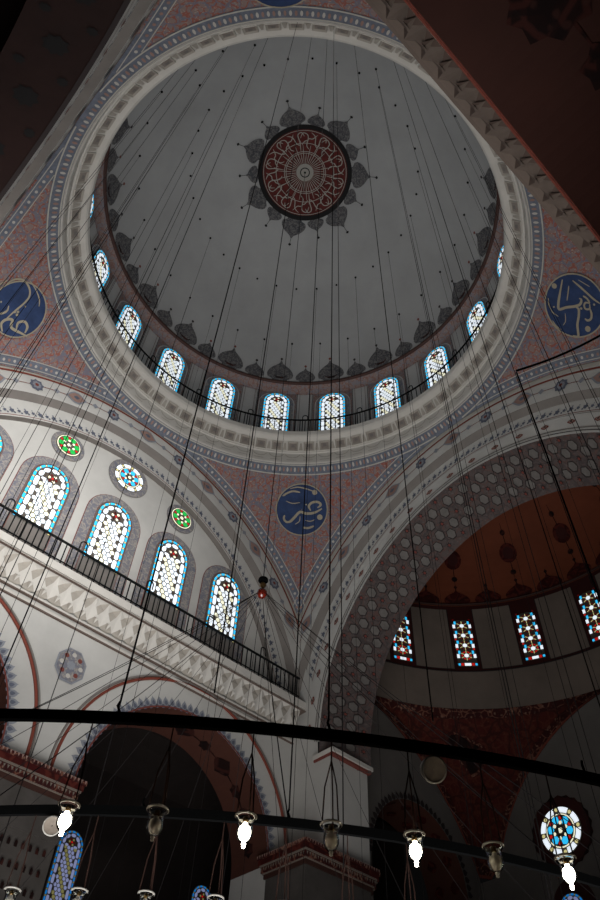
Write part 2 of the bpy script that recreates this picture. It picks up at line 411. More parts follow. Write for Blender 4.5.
rail = empty('balcony_railing', W((0,0,3.10)), 'black iron railing running round the walkway at the foot of the dome windows', 'railing')
mb = MB(); 
for r_, z_ in ((.0052, 3.277), (.0026, 3.14)):
    for rad_ in (.994,):
        mb.tube([(rad_*cos(a), rad_*sin(a), z_) for a in lsp(0, 2*pi, 160)], r_, 'irong', 6, False)
child_build(mb, 'handrail', rail)
rest = MB()
for i in range(220):
    a = radians(54)+2*pi*i/220; dd = abs((math.degrees(a)-51+180) % 360-180)
    p0, p1 = (.994*cos(a), .994*sin(a), 3.10), (.994*cos(a), .994*sin(a), 3.277)
    if dd < 80:
        m1 = MB(); m1.tube([p0, p1], .0028, 'irong', 5); child_build(m1, 'baluster', rail)
    else: rest.tube([p0, p1], .0028, 'irong', 4)
o = child_build(rest, 'baluster', rail); o['kind'] = 'stuff'
def cane(a, r=.988, z0=3.10, h=.225, fn=None):
    pts = []
    for t in (0,.4,.8): pts.append((0, z0+h*t))
    for t in lsp(0, pi, 8): pts.append((.014-.014*cos(t), z0+h*.86+.016*sin(t)))
    pts.append((.028, z0+h*.72)); return pts
for i in range(20):
    a = radians(45+18*i); m1 = MB()
    m1.tube([(.986*cos(a-u), .986*sin(a-u), z) for u, z in cane(a)], .0028, 'irong', 5); child_build(m1, 'lamp_hook', rail)

# ------------------------------------------------------------------ pendentives
def ztop(R): return HS+sqrt(RHO2-R*R)
def pen(az, z, off=0):
    R = sqrt(max(RHO2-(z-HS)**2, 0)); c, s_ = cos(az), sin(az)
    return (c*(R-off), s_*(R-off), z)
names4 = ['pendentive']*4
for q in range(4):
    mb = MB(); azs = lsp(radians(90*q), radians(90*q+90), 60)
    def zmin(az):
        rmx = A/max(abs(cos(az)), abs(sin(az))); return min(2.914, HS+sqrt(max(RHO2-rmx*rmx, 0)))
    n = 26
    mb.grid(lambda u, v: pen(u, zmin(u)+(2.915-zmin(u))*v), azs, lsp(0, 1, n), lambda u, v: 'bordr' if zmin(u) > 2.83 else 'pend')
    # upper border
    def inside(u, v): return zmin(u) < v-.004
    mb.grid(lambda u, v: pen(u, v, .004), azs, [2.872, 2.914], 'bordr', cond=lambda u, v: zmin(u) < 2.88)
    for zz_, m_ in ((2.872,'cream'),(2.904,'cream')):
        mb.grid(lambda u, v: pen(u, v, .006), azs, [zz_, zz_+.004], m_, cond=lambda u, v: zmin(u) < zz_)
    for i in range(84):
        az = radians(90*q+90*(i+.5)/84)
        if zmin(az) < 2.88:
            f = lambda u, v, az=az: pen(az+u/1.07, 2.890+v, .008)
            shape(mb, f, 0, 0, circ(8, .0055, .008), 'pale' if i % 2 else 'pink')
    # borders following the two arches
    sg = [(1,1),(-1,1),(-1,-1),(1,-1)][q]
    for axis in (0, 1):
        def bp(t, dlt, off=.004):
            a_ = A-dlt; r_ = sqrt(RHO2-a_*a_); s_ = r_*cos(t); z = HS+r_*sin(t)
            x, y = (a_*sg[0], s_*sg[1]) if axis == 0 else (s_*sg[0], a_*sg[1])
            k = 1-off/hypot(x, y); return (x*k, y*k, z)
        t0 = math.acos(min(1, A/sqrt(RHO2-A*A)))
        def ok(t, d_):
            p = bp(t, d_); return p[2] < 2.87 and max(abs(p[0]), abs(p[1])) <= A and (abs(p[1-axis]) <= A-.0)
        ts = lsp(t0-.08, pi/2, 60)
        mb.grid(lambda t, d_: bp(t, d_), ts, [.004, .036], 'bordr', cond=ok)
        mb.grid(lambda t, d_: bp(t, d_, .006), ts, [.036, .039], 'cream', cond=ok)
        mb.grid(lambda t, d_: bp(t, d_, .006), ts, [.007, .010], 'cream', cond=ok)
        for i in range(50):
            t = t0-.05+(pi/2-t0)*i/50
            if ok(t, .03): shape(mb, lambda u, v: bp(t+u/1.28, .021+v, .008), 0, 0, circ(8, .0065, .0055), 'pale' if i % 2 else 'pink')
    struct(mb.build('pendentive', smooth=True))

# calligraphy roundels on the pendentives
def crop(pts, c, r, ax):   # strokes traced in disc-local units; ax picks which way is up on the sphere
    o = []
    for x, y in pts:
        a, b_ = (x-c[0])/r, (c[1]-y)/r
        o.append({'n': (a, b_), 'r': (-b_, a), 'l': (b_, -a)}[ax])
    return o
AZ1, ZZ1, AZ2, ZZ2, AZ3, ZZ3, AZ4, ZZ4 = 44.6, 2.752, 134.2, 2.757, -43.8, 2.758, -135.0, 2.80
sph = [
 (AZ1, ZZ1, .138, 'n', (308,342), 125,
  [([(240,408),(226,398),(220,385),(224,370)],9),([(228,402),(250,402),(275,378),(300,354),(330,362),(370,358),(408,338)],11),([(352,348),(343,326),(360,308),(388,306),(402,320),(385,334)],10),
   ([(213,276),(235,262),(265,252),(300,258)],8),([(250,240),(290,232),(345,245),(385,262)],5),([(312,430),(340,433),(368,423)],9),([(230,300),(262,312),(300,308)],4),([(300,375),(296,400),(275,415)],4),([(325,395),(350,400),(372,392)],4)],
  [(372,258,13),(397,380,14),(222,270,6),(330,318,4)], 'blue calligraphy roundel on the pendentive low in the middle, above the corner pier'),
 (AZ2, ZZ2, .128, 'r', (140,228), 138,
  [([(30,125),(8,135),(5,165),(22,198),(55,215),(85,212),(100,192)],9),([(55,255),(110,232),(170,210),(208,185),(220,145),(205,98),(165,78),(120,85)],8),
   ([(30,300),(38,262),(66,252),(95,266),(78,298),(108,338),(138,372)],12),([(98,318),(118,290),(150,298),(154,328),(132,352)],11),([(232,110),(248,160),(252,215),(240,250)],5),([(60,90),(90,75),(130,70)],5)],
  [(118,232,7),(133,238,7),(124,250,7),(70,160,5),(175,225,5)], 'blue calligraphy roundel at the left edge beside the dome cornice'),
 (AZ3, ZZ3, .140, 'l', (400,455), 245,
  [([(258,290),(262,400),(268,480),(285,528),(340,492),(400,462),(438,430),(440,392),(420,388)],18),([(395,462),(435,468),(452,520),(460,590),(480,640),(492,678),(450,688)],17),
   ([(338,270),(400,295),(470,325),(530,350),(590,365)],14),([(445,358),(480,366),(512,392)],13),([(512,395),(480,400),(472,425),(490,448),(520,435),(512,400)],13),([(520,430),(545,465),(552,505),(530,528),(505,522)],15),
   ([(178,470),(200,530),(240,570),(295,586)],9),([(255,635),(300,668),(345,680)],9),([(318,320),(325,380),(330,440)],8),([(380,250),(440,262),(480,270)],6),([(340,540),(360,600),(350,640)],6)],
  [(205,360,22),(550,590,24),(547,390,9),(455,458,10),(240,525,8)], 'blue calligraphy roundel at the right edge below the carved beam'),
 (AZ4, ZZ4, .115, 'l', (100,100), 80,
  [([(50,80),(80,120),(120,110),(150,70)],9),([(60,140),(100,150),(140,130)],8),([(90,60),(100,90),(95,110)],8)], [(70,60,8)], 'blue calligraphy roundel cut off by the top edge of the picture'),
]
for az, z, r, ax, cc, cr, strokes, blobs, lab in sph:
    a0 = radians(az); R0_ = sqrt(RHO2-(z-HS)**2); el = atan2(z-HS, R0_)
    rho = sqrt(RHO2)
    def pf(u, v, off, a0=a0, el=el):      # u to the right seen from inside, v up the sphere
        c0 = Vector((cos(a0)*cos(el), sin(a0)*cos(el), sin(el)))
        ri = Vector((sin(a0), -cos(a0), 0)); up = Vector((-cos(a0)*sin(el), -sin(a0)*sin(el), cos(el)))
        d = (c0*rho+ri*u+up*v).normalized()*(rho-off); return (d.x, d.y, d.z+HS)
    root = empty('calligraphy_roundel', W(pf(0, 0, .008)), lab, 'roundel')
    mb = MB(); mb.grid(lambda t, q: pf(r*q*cos(t), r*q*sin(t), .008), lsp(0, 2*pi, 40), [.02,.5,.96], 'deep'); child_build(mb, 'blue_disc', root)
    mb = MB(); mb.grid(lambda t, q: pf(r*q*cos(t), r*q*sin(t), .010), lsp(0, 2*pi, 40), [.955,1.0], 'gold'); child_build(mb, 'rim', root)
    mb = MB(); g_ = lambda x, y: pf(x*r*.97, y*r*.97, .011)
    for P, w in strokes: ribbon(mb, g_, crop(P, cc, cr, ax), w/cr*1.15, 'gold')
    for x, y, q in blobs:
        (p_,) = crop([(x, y)], cc, cr, ax); shape(mb, g_, p_[0], p_[1], circ(10, q/cr), 'gold')
    child_build(mb, 'lettering', root)

# ------------------------------------------------------------------ the four great arches
def arc(r, cz, e=0):
    """slightly pointed arch outline, t from 0 (right foot) to pi"""
    def f(t):
        if e == 0: return (r*cos(t), cz+r*sin(t))
        R = r+e
        am = math.acos(e/R)
        if t <= pi/2: u = t/(pi/2)*am; return (-e+R*cos(u), cz+R*sin(u))
        u = (pi-t)/(pi/2)*am; return (e-R*cos(u), cz+R*sin(u))
    return f
def strip(mb, F, f0, d0, f1, d1, m, lo=-9, n=96, smax=A+.001, m_edge=None):
    ts = lsp(0, pi, n)
    def fn(t, v):
        a, b_ = f0(t), f1(t); s = a[0]+(b_[0]-a[0])*v; z = a[1]+(b_[1]-a[1])*v
        return F(max(-smax, min(smax, s)), z, d0+(d1-d0)*v)
    def cond(t, v):
        a, b_ = f0(t), f1(t); return max(abs(a[0]), abs(b_[0])) < smax*1.12 and min(abs(a[0]), abs(b_[0])) < smax and max(a[1], b_[1]) > lo
    mb.grid(fn, ts, [0, 1], m, cond=cond)
PENR = sqrt(RHO2-A*A)
def arch_bands(mb, F, right):
    HB = 1.622 if right else 1.645
    fp = arc(PENR, HS); f1 = arc(1.232, HB-(0 if right else .012)); fr0 = arc(1.222, HB); fr1 = arc(1.211, HB); f2 = arc(1.108, HB)
    strip(mb, F, fp, 0, f1, 0, 'cream'); strip(mb, F, f1, 0, f2, 0, 'plaster')
    strip(mb, F, fr0, -.002, fr1, -.002, 'red')
    strip(mb, F, arc(1.252, HS), -.002, arc(1.256, HS), -.002, 'gray')
    f3 = arc(1.082, HB); strip(mb, F, f2, 0, f3, .03, 'gray')
    # medallion chain on the white band
    g = lambda r, t, off=0: None
    rm = 1.162
    def on(t0, off):
        def fn(u, v):
            t = t0-u/rm; r = rm+v; return F(r*cos(t), HB+r*sin(t), -off)
        return fn
    ts = lsp(0, pi, 90)
    mb.grid(lambda t, v: F((rm+v)*cos(t), HB+(rm+v)*sin(t), -.0015), ts, [-.0018,.0018], 'dred', cond=lambda t, v: abs(rm*cos(t)) < A-.02)
    per = .40/rm; n = int((pi/2)/(per/4))+1
    for j in range(-n, n+1):
        t = pi/2+j*per/4
        if abs(rm*cos(t)) > A-.03: continue
        k = j % 4; f = on(t, .003); f_ = on(t, .0045)
        if k == 0:
            shape(mb, f, 0, 0, [(y, x) for x, y in ogive(.036,.056)], 'lblue'); shape(mb, f_, 0, 0, [(y, x) for x, y in ogive(.027,.044)], 'pink'); shape(mb, on(t,.006), 0, 0, ogive(.014,.012), 'blue')
        elif k == 2:
            shape(mb, f, 0, 0, flower(.036), 'blue'); shape(mb, f_, 0, 0, flower(.022), 'lblue'); shape(mb, on(t,.006), 0, 0, circ(8,.009), 'dred')
        else: shape(mb, f, 0, 0, flower(.016, 4, .3), 'lblue'); 
    # leaf frieze
    fl_o, fl_i = (1.082, 1.010) if right else (1.082, .985)
    strip(mb, F, f3, .03, arc(fl_i, HB), .03, 'plaster')
    rl = fl_i+.030; N = 96
    for j in range(N):
        t = pi*(j+.5)/N
        if abs(rl*cos(t)) > A-.01: continue
        def fn(u, v, off=.003): r = rl+v; tt = t+u/rl; return F(r*cos(tt), HB+r*sin(tt), .03-off)
        k = 1 if j % 2 else .72
        shape(mb, fn, 0, 0, flower(.0135*k, 5, .35), 'blue'); shape(mb, fn, .004, .014, circ(6,.005*k), 'lblue'); shape(mb, fn, -.011, -.010, circ(6,.005), 'blue')
    strip(mb, F, arc(rl-.020, HB), .029, arc(rl-.023, HB), .029, 'dred')
    return fl_i

def girih_soffit(mb, F, fo, fe, d0, d1, girih):
    """splayed barrel soffit, outline fo in front and fe behind, with painted hexagons"""
    ts = lsp(0, pi, 120)
    P = [fo(t) for t in ts]; PE = [fe(t) for t in ts]; L = [0]
    for a, c in zip(P, P[1:]): L.append(L[-1]+hypot(c[0]-a[0], c[1]-a[1]))
    import bisect
    def at(q, x, off):
        q = min(max(q, 1e-4), L[-1]-1e-4); i = min(bisect.bisect_right(L, q)-1, len(P)-2)
        f = (q-L[i])/(L[i+1]-L[i]); w_ = (x-d0)/(d1-d0)
        a_ = [P[i][j]+(P[i+1][j]-P[i][j])*f for j in (0, 1)]; e_ = [PE[i][j]+(PE[i+1][j]-PE[i][j])*f for j in (0, 1)]
        s = a_[0]+(e_[0]-a_[0])*w_; z = a_[1]+(e_[1]-a_[1])*w_
        k = hypot(s, z-1.56); return F(s-s/k*off, z-(z-1.56)/k*off, x)
    mb.grid(lambda q, x: at(q, x, 0), lsp(0, L[-1], 120), lsp(d0, d1, 2), 'soff' if girih else 'dsoff')
    for sg in (.0, 1.0):
        pass
    if not girih:
        mb.grid(lambda q, x: at(q, x, .003), lsp(0, L[-1], 120), [d0, d0+.014], 'dline')
        for j in range(26):
            q = L[-1]*(j+.5)/26
            for x, r in (((d0+d1)/2, .040),) if j % 2 else ((d0+.045, .018), (d1-.045, .018)):
                shape(mb, lambda u, v: at(q+u, x+v, .004), 0, 0, flower(r, 8, .25), 'blackr')
        return
    D = .056; row = 0; q = D*.3
    while q < L[-1]:
        for j in range(-1, 8):
            x = d0+.014+D*(j+.5*(row % 2))*1.0
            if not (d0+.012 < x < d1-.012): continue
            kind = (j+((row+1)//2 if True else 0)+ (row % 2)*0 - row*2) % 3
            f = lambda u, v, off: at(q+u, x+v, off)
            if kind == 0:
                shape(mb, lambda u, v: f(u, v, .003), 0, 0, flower(.0135, 6, .45), 'dline'); shape(mb, lambda u, v: f(u, v, .005), 0, 0, circ(6,.0065), 'dred')
            else:
                hx = lambda r: [(r*cos(pi/3*k), r*sin(pi/3*k)) for k in range(6)]
                o = hx(.0258); i_ = hx(.0222)
                for k in range(6):
                    k2 = (k+1) % 6; mb.poly([f(*o[k], .005), f(*o[k2], .005), f(*i_[k2], .005), f(*i_[k], .005)], 'dline')
                shape(mb, lambda u, v: f(u, v, .003), 0, 0, hx(.0215), 'hexc')
            for ang in (30, 90, 150):     # straps to the neighbours
                c, s_ = cos(radians(ang)), sin(radians(ang))
                x2 = x+D*s_*.48; 
                if d0 < x2 < d1: ribbon(mb, lambda u, v: f(u, v, .0022), [(c*.02, s_*.02), (c*D*.5, s_*D*.5)], .0022, 'dline', 1)
        q += D*.866; row += 1

def great_arch_open(k, name):
    F = frame(k); mb = MB()
    fi = arch_bands(mb, F, True)
    fo = arc(.92, 1.588, .028); fe = arc(.83, 1.567, .02)
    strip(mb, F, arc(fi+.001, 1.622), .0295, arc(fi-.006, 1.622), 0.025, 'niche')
    strip(mb, F, arc(fi-.005, 1.622), .025, fo, .025, 'plaster')
    strip(mb, F, arc(.940, 1.593, .026), .021, arc(.946, 1.593, .026), .021, 'gray'); strip(mb, F, arc(.929, 1.588, .028), .021, arc(.933, 1.588, .028), .021, 'dline')
    rm = .982
    for j in range(24):
        t = pi*(j+.5)/24
        def fn(u, v, off=.004): r = rm+v; tt = t+u/rm; return F(r*cos(tt), 1.603+r*sin(tt), .025-off)
        if abs(rm*cos(t)) < A-.02:
            shape(mb, fn, 0, 0, ogive(.019,.013), 'dred'); shape(mb, lambda u, v: fn(u, v, .0055), 0, 0, ogive(.012,.008), 'pink'); shape(mb, lambda u, v: fn(u, v, .007), 0, 0, circ(6,.0045), 'dline')
    girih_soffit(mb, F, fo, fe, .025, .24, k == 0)
    # back face
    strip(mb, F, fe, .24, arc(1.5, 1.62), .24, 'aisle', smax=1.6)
    # piers beneath
    for sg in (-1, 1):
        for z0_, z1_, m_ in ((1.10, 1.515, 'plaster'), (-.19, 1.10, 'stone')): mb.poly([F(sg*.855, z1_, .025), F(sg*1.06, z1_, .025), F(sg*1.06, z0_, .025), F(sg*.855, z0_, .025)], m_)
        q0 = [F(sg*1.06, z, .025) for z in (1.5, 1.95)]
        mb.poly([F(sg*.925, 1.50, .026), F(sg*1.06, 1.50, .026), F(sg*1.06, 2.06, .026), F(sg*.945, 1.85, .026)], 'plaster')
        for z0_, z1_, m_ in ((1.10, 1.515, 'plaster'), (-.19, 1.10, 'stone')): mb.poly([F(sg*.855, z1_, .025), F(sg*.855, z1_, .24), F(sg*.855, z0_, .24), F(sg*.855, z0_, .025)], m_)
        mb.poly([F(sg*.855, -.19, .24), F(sg*.99, -.19, .24), F(sg*.99, 1.6, .24), F(sg*.855, 1.6, .24)], 'plaster')
        mb.poly([F(sg*.92, 1.60, .025), F(sg*.83, 1.58, .24), F(sg*.83, 1.50, .24), F(sg*.92, 1.50, .025)], 'soff')
        # impost moulding
        mb.fbox(F, sg*.828, sg*.945, 1.512, 1.528, .012, .250, 'stucco')
        mb.fbox(F, sg*.836, sg*.945, 1.503, 1.512, .018, .248, 'dred')
    return struct(mb.build(name))
great_arch_open(0, 'wall_right'); great_arch_open(2, 'wall_left')

# pier cornice (entablature) helper: painted courses wrapping given footprints (x0,x1,y0,y1)
def entablature(name, x0, x1, y0, y1, z, cap=True):
    mb = MB()
    def ringm(z0, z1, o, m): mb.box(x0-o, x1+o, y0-o, y1+o, z0, z1, m)
    ringm(z-.012, z, .030, 'rborder'); ringm(z-.030, z-.012, .026, 'dorn2'); ringm(z-.036, z-.030, .022, 'tan')
    ringm(z-.056, z-.036, .018, 'rborder'); ringm(z-.060, z-.056, .014, 'tan'); ringm(z-.075, z-.060, .010, 'cbrown')
    ringm(z-.19, z-.075, .004, 'stone')
    def teeth(zc, o, w, m):
        L = x1-x0+2*o; n = int(L/.013)
        for i in range(n):
            xc = x0-o+(i+.5)*L/n
            for yy in (y0-o-.003, y1+o+.003): mb.poly([(xc-w, yy, zc+.005), (xc+w, yy, zc+.005), (xc, yy, zc-.007)], m)
        L = y1-y0+2*o; n = max(1, int(L/.013))
        for i in range(n):
            yc = y0-o+(i+.5)*L/n
            for xx in (x0-o-.003, x1+o+.003): mb.poly([(xx, yc-w, zc+.005), (xx, yc+w, zc+.005), (xx, yc, zc-.007)], m)
    teeth(z-.005, .030, .004, 'pink'); teeth(z-.045, .018, .004, 'tan')
    return struct(mb.build(name))

# ------------------------------------------------------------------ side walls (+y seen in front, -y over the viewer)
def side_wall(k, a, lip, name, window_glass):
    F = frame(k, a); F0 = frame(k); mb = MB()
    fi = arch_bands(mb, F0, False)
    ft = arc(.985, 1.645)
    strip(mb, F0, arc(fi, 1.645), .03, ft, .06, 'gray')
    # tympanum
    n = 60; ts = lsp(0, pi, n)
    mb.grid(lambda t, v: F0(.99*cos(t), max(1.8, 1.84+(1.645+.99*sin(t)-1.84)*v), .06), ts, [0, 1], 'plaster', cond=lambda t, v: 1.645+.99*sin(t) > 1.84)
    Ft = lambda u, v, d=0: F0(u, v, .06-d)
    for j in range(-2, 3):
        s = .32*j; top = 2.335+(.008 if j == 0 else 0); w = .084; sp = top-.098
        for kk, m, d in ((1.66,'dred',.002),(1.62,'orn2',.0035),(1.10,'dred',.005),(1.07,'gray',.006)):
            W2 = w*kk if kk > 1.2 else w*kk; ex = W2-w
            o = [(-W2,1.81)]+[(-W2*cos(t), sp+(top-sp+ex*.8)*sin(t)) for t in lsp(0, pi, 16)]+[(W2,1.81)]
            mb.poly([Ft(s+x, y, d) for x, y in o], m)
        if window_glass: glass_arch(lambda u, v, l, s=s: Ft(s+u, v+1.985, .008+.002*l), w, top-1.985, sp-1.985)
    # oculi
    for j, zc, col, ro in ((-1, 2.495, 'gG', .058), (0, 2.535, 'gC', .076), (1, 2.495, 'gG', .058)):
        s = .318*j
        shape(mb, lambda u, v: Ft(u, v, .002), s, zc, circ(28, ro*1.42), 'gray'); shape(mb, lambda u, v: Ft(u, v, .0035), s, zc, circ(28, ro*1.38), 'orn2')
        if window_glass:
            wn[0] += 1; m2 = MB(); G = lambda u, v: Ft(u, v, .006); H = lambda u, v: Ft(u, v, .0085)
            oculus(m2, G, H, s, zc, ro, col, j == 0); struct(m2.build('window_%d' % wn[0]))
    # lower wall with two arches
    ac, ar, az_ = .55, .415, 1.11
    for sg in (-1, 1):
        # spandrel strips around the opening up to z 1.84
        ts = lsp(0, pi, 48)
        def sp_(t, v):
            s0, z0 = ar*cos(t), az_+ar*sin(t)
            mth = max(abs(cos(t)), sin(t)*.51/.73+1e-6); 
            k1 = min(.51/max(abs(cos(t)), 1e-6), .73/max(sin(t), 1e-6))
            return F(sg*ac+s0+(k1*cos(t)-s0)*v, z0+(az_+k1*sin(t)-z0)*v, 0)
        mb.grid(sp_, ts, [0, .5, 1], 'plaster')
        mb.poly([F(sg*(ac+.51), 1.84, 0), F(sg*1.09, 1.84, 0), F(sg*1.09, -.19, 0), F(sg*(ac+.51), -.19, 0)], 'plaster')
        for s0, s1 in ((sg*(ac-.55), sg*(ac-ar)), (sg*(ac+ar), sg*(ac+.51))):
            mb.poly([F(s0, az_, 0), F(s1, az_, 0), F(s1, -.19, 0), F(s0, -.19, 0)], 'stone')
        mb.poly([F(sg*.04, 1.84, 0), F(0, 1.84, 0), F(0, az_, 0), F(sg*.04, az_, 0)], 'plaster')
        # red half-round moulding over the arch
        pts = [F(sg*ac+.505*cos(t), az_+.02+.505*sin(t), -.004) for t in lsp(-.02, pi+.02, 60)]
        mb.tube(pts, .0055, 'red', 6); mb.tube([F(sg*ac+.517*cos(t), az_+.02+.517*sin(t), -.002) for t in lsp(-.02, pi+.02, 60)], .0045, 'gray', 5)
        # cresting of blue palmettes round the opening
        for i in range(47):
            t = pi*(i+.5)/47
            def fn(u, v, off): r = ar+v; tt = t+u/ar; return F(sg*ac+r*cos(tt), az_+r*sin(tt), -off)
            shape(mb, lambda u, v: fn(u, v, .002), 0, .003, onion(.026,.038), 'lblue'); shape(mb, lambda u, v: fn(u, v, .0035), 0, .008, onion(.013,.020), 'blue')
            shape(mb, lambda u, v: fn(u, v, .002), .0142, .003, circ(6, .009), 'blue')
        strip(mb, lambda s, z, d: F(sg*ac+s, z, d), arc(ar+.004, az_), -.003, arc(ar-.002, az_), -.003, 'dred')
        # soffit
        dep = .21
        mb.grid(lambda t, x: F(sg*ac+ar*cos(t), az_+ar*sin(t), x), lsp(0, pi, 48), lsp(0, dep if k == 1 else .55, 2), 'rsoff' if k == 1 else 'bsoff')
        D2 = dep if k == 1 else .55
        rows = [(dep*.5, .055, 12, .055)] if k == 1 else [(.18, .085, 8, .0), (.40, .085, 8, .2)]
        for xx, sz, nn, ph in rows:
            for i in range(nn):
                t = ph+pi*(i+.5)/nn
                f = lambda u, v, off: F(sg*ac+(ar-off)*cos(t+u/ar), az_+(ar-off)*sin(t+u/ar), xx+v)
                if i % 2: shape(mb, lambda u, v: f(u, v, .003), 0, 0, ogive(sz*.75, sz*.9) if k == 1 else flower(sz, 9, .18), 'dorn')
                else: shape(mb, lambda u, v: f(u, v, .003), 0, 0, flower(sz*.55, 6, .25), 'dorn')
                ribbon(mb, lambda u, v: f(u, v, .0025), [(sz*.5, 0), (ar*pi/nn, 0)], .008, 'dorn', 2)
        for ss in (-1, 1):
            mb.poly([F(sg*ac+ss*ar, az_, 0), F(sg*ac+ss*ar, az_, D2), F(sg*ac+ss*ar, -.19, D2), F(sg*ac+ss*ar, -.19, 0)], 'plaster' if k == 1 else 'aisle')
    # back of the wall
    D2 = .21 if k == 1 else .55
    for sg in (-1, 1):
        def sp2(t, v):
            k1 = min(.55/max(abs(cos(t)), 1e-6), .8/max(sin(t), 1e-6)); s0, z0 = ar*cos(t), az_+ar*sin(t)
            return F(sg*ac+s0+(k1*cos(t)-s0)*v, z0+(az_+k1*sin(t)-z0)*v, D2)
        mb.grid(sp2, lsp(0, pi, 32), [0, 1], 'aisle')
    # cornice with carved stalactites under the balcony
    ST = 'stucco' if k == 1 else 'brnst'  # rear cornice brown, darkened to carry its shade
    mb.fbox(F, -1.09, 1.09, 1.772, 1.806, lip, .0, ST)
    mb.fbox(F, -1.09, 1.09, 1.762, 1.772, lip+.006, .0, ST)
    if k == 1:
        mb.fbox(F, -1.09, 1.09, 1.761, 1.763, lip-.001, .0, 'line')
        mb.fbox(F, -1.06, 1.06, 1.650, 1.657, -.012, 0, 'stucco'); mb.fbox(F, -1.06, 1.06, 1.646, 1.650, -.010, 0, 'line')
        mb.fbox(F, -1.06, 1.06, 1.620, 1.630, -.009, 0, 'stucco'); mb.fbox(F, -1.06, 1.06, 1.615, 1.620, -.008, 0, 'line')
    else:
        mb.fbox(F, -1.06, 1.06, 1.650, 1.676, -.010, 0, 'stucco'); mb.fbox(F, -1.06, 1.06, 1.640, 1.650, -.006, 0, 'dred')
    N = 38; sp = 2.12/N; l2 = lip+.008
    for i in range(N):
        s0 = -1.06+i*sp; s1 = s0+sp; sc = (s0+s1)/2
        z3, z2, z1 = 1.762, 1.716, 1.666
        t0, t1 = F(s0, z3, l2), F(s1, z3, l2); tm = F(sc, z3, l2)
        a0_, a1_ = F(s0+sp*.18, z2+.012, l2*.72), F(s1-sp*.18, z2+.012, l2*.72); ap = F(sc, z2-.016, l2*.62)
        r_ = F(sc, z3-.012, l2*.62)
        mb.poly([t0, a0_, r_], ST); mb.poly([t1, a1_, r_], ('niche' if k == 1 else 'brnst2')); mb.poly([a0_, ap, a1_, r_], ('niche' if k == 1 else 'brnst2'))  # alternate facets painted darker as carving shade
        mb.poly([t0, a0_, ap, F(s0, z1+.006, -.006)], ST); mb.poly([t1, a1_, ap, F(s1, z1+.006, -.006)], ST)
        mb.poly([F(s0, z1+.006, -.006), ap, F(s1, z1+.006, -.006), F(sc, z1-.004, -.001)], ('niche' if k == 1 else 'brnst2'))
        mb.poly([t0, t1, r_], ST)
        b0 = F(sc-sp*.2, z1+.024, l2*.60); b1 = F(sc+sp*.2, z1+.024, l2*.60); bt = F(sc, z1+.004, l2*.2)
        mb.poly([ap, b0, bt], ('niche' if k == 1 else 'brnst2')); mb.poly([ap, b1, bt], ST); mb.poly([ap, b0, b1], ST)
    mb.poly([F(-1.09, 1.806, lip), F(1.09, 1.806, lip), F(1.09, 1.806, .09), F(-1.09, 1.806, .09)], 'plaster')
    mb.poly([F0(-1.06, 1.80, .059), F0(1.06, 1.80, .059), F0(1.06, 1.90, .059), F0(-1.06, 1.90, .059)], 'plaster')
    return struct(mb.build(name)), F

def oculus(mb, G, H, s, zc, r, col, ring, dim=False):
    shape(mb, G, s, zc, circ(28, r*1.04), 'lead')
    if ring:
        for i in range(8):
            t0 = 2*pi*i/8+.13; t1 = 2*pi*(i+1)/8-.13
            P = [(r*cos(t), r*sin(t)) for t in lsp(t0, t1, 4)]+[(r*.76*cos(t), r*.76*sin(t)) for t in reversed(lsp(t0, t1, 4))]
            shape(mb, H, s, zc, P, 'gW'); shape(mb, H, s+r*.89*cos(t1+.13), zc+r*.89*sin(t1+.13), circ(6, r*.09), 'gY')
        ri = r*.72
    else: ri = r*.98
    shape(mb, H, s, zc, circ(24, ri), 'gY2')
    K = lambda u, v: H(u, v) 
    H2 = lambda u, v: tuple(a+(a-b_)*.6 for a, b_ in zip(H(u, v), G(u, v)))
    H3 = lambda u, v: tuple(a+(a-b_)*1.2 for a, b_ in zip(H(u, v), G(u, v)))
    shape(mb, H2, s, zc, circ(24, ri*.93), 'lead')
    for i in range(6):
        t = pi/3*i+.26
        shape(mb, H3, s+ri*.66*cos(t), zc+ri*.66*sin(t), [(ri*.25*cos(pi/3*q), ri*.25*sin(pi/3*q)) for q in range(6)], col, rot=t)
        t += pi/6
        shape(mb, H3, s+ri*.74*cos(t), zc+ri*.74*sin(t), circ(6, ri*.12), 'gR'); shape(mb, H3, s+ri*.45*cos(t), zc+ri*.45*sin(t), circ(6, ri*.12), 'gY2')
    shape(mb, H3, s, zc, circ(8, ri*.17), 'gY2')

side_wall(1, A, -.05, 'wall_front', True)
side_wall(3, 1.086, -.068, 'wall_back', False)

# hexagonal painted boss between the two lower arches
F = frame(1); root = empty('wall_roundel', W(F(0, 1.475, -.003)), 'small eight-sided painted roundel on the white wall between the two lower arches', 'roundel')
mb = MB(); shape(mb, lambda u, v: F(u, v, -.003), 0, 1.475, [(.062*cos(t+.39), .070*sin(t+.39)) for t in lsp(0, 2*pi, 8)[:-1]], 'lblue'); child_build(mb, 'outline', root)
mb = MB(); shape(mb, lambda u, v: F(u, v, -.005), 0, 1.475, [(.056*cos(t+.39), .064*sin(t+.39)) for t in lsp(0, 2*pi, 8)[:-1]], 'orn2')
for i in range(8):
    t = pi/4*i; shape(mb, lambda u, v: F(u, v, -.0065), .038*cos(t), 1.475+.042*sin(t), circ(8,.009), 'dred' if i % 2 else 'pale')
shape(mb, lambda u, v: F(u, v, -.0065), 0, 1.475, flower(.018), 'lblue'); child_build(mb, 'rosette', root)

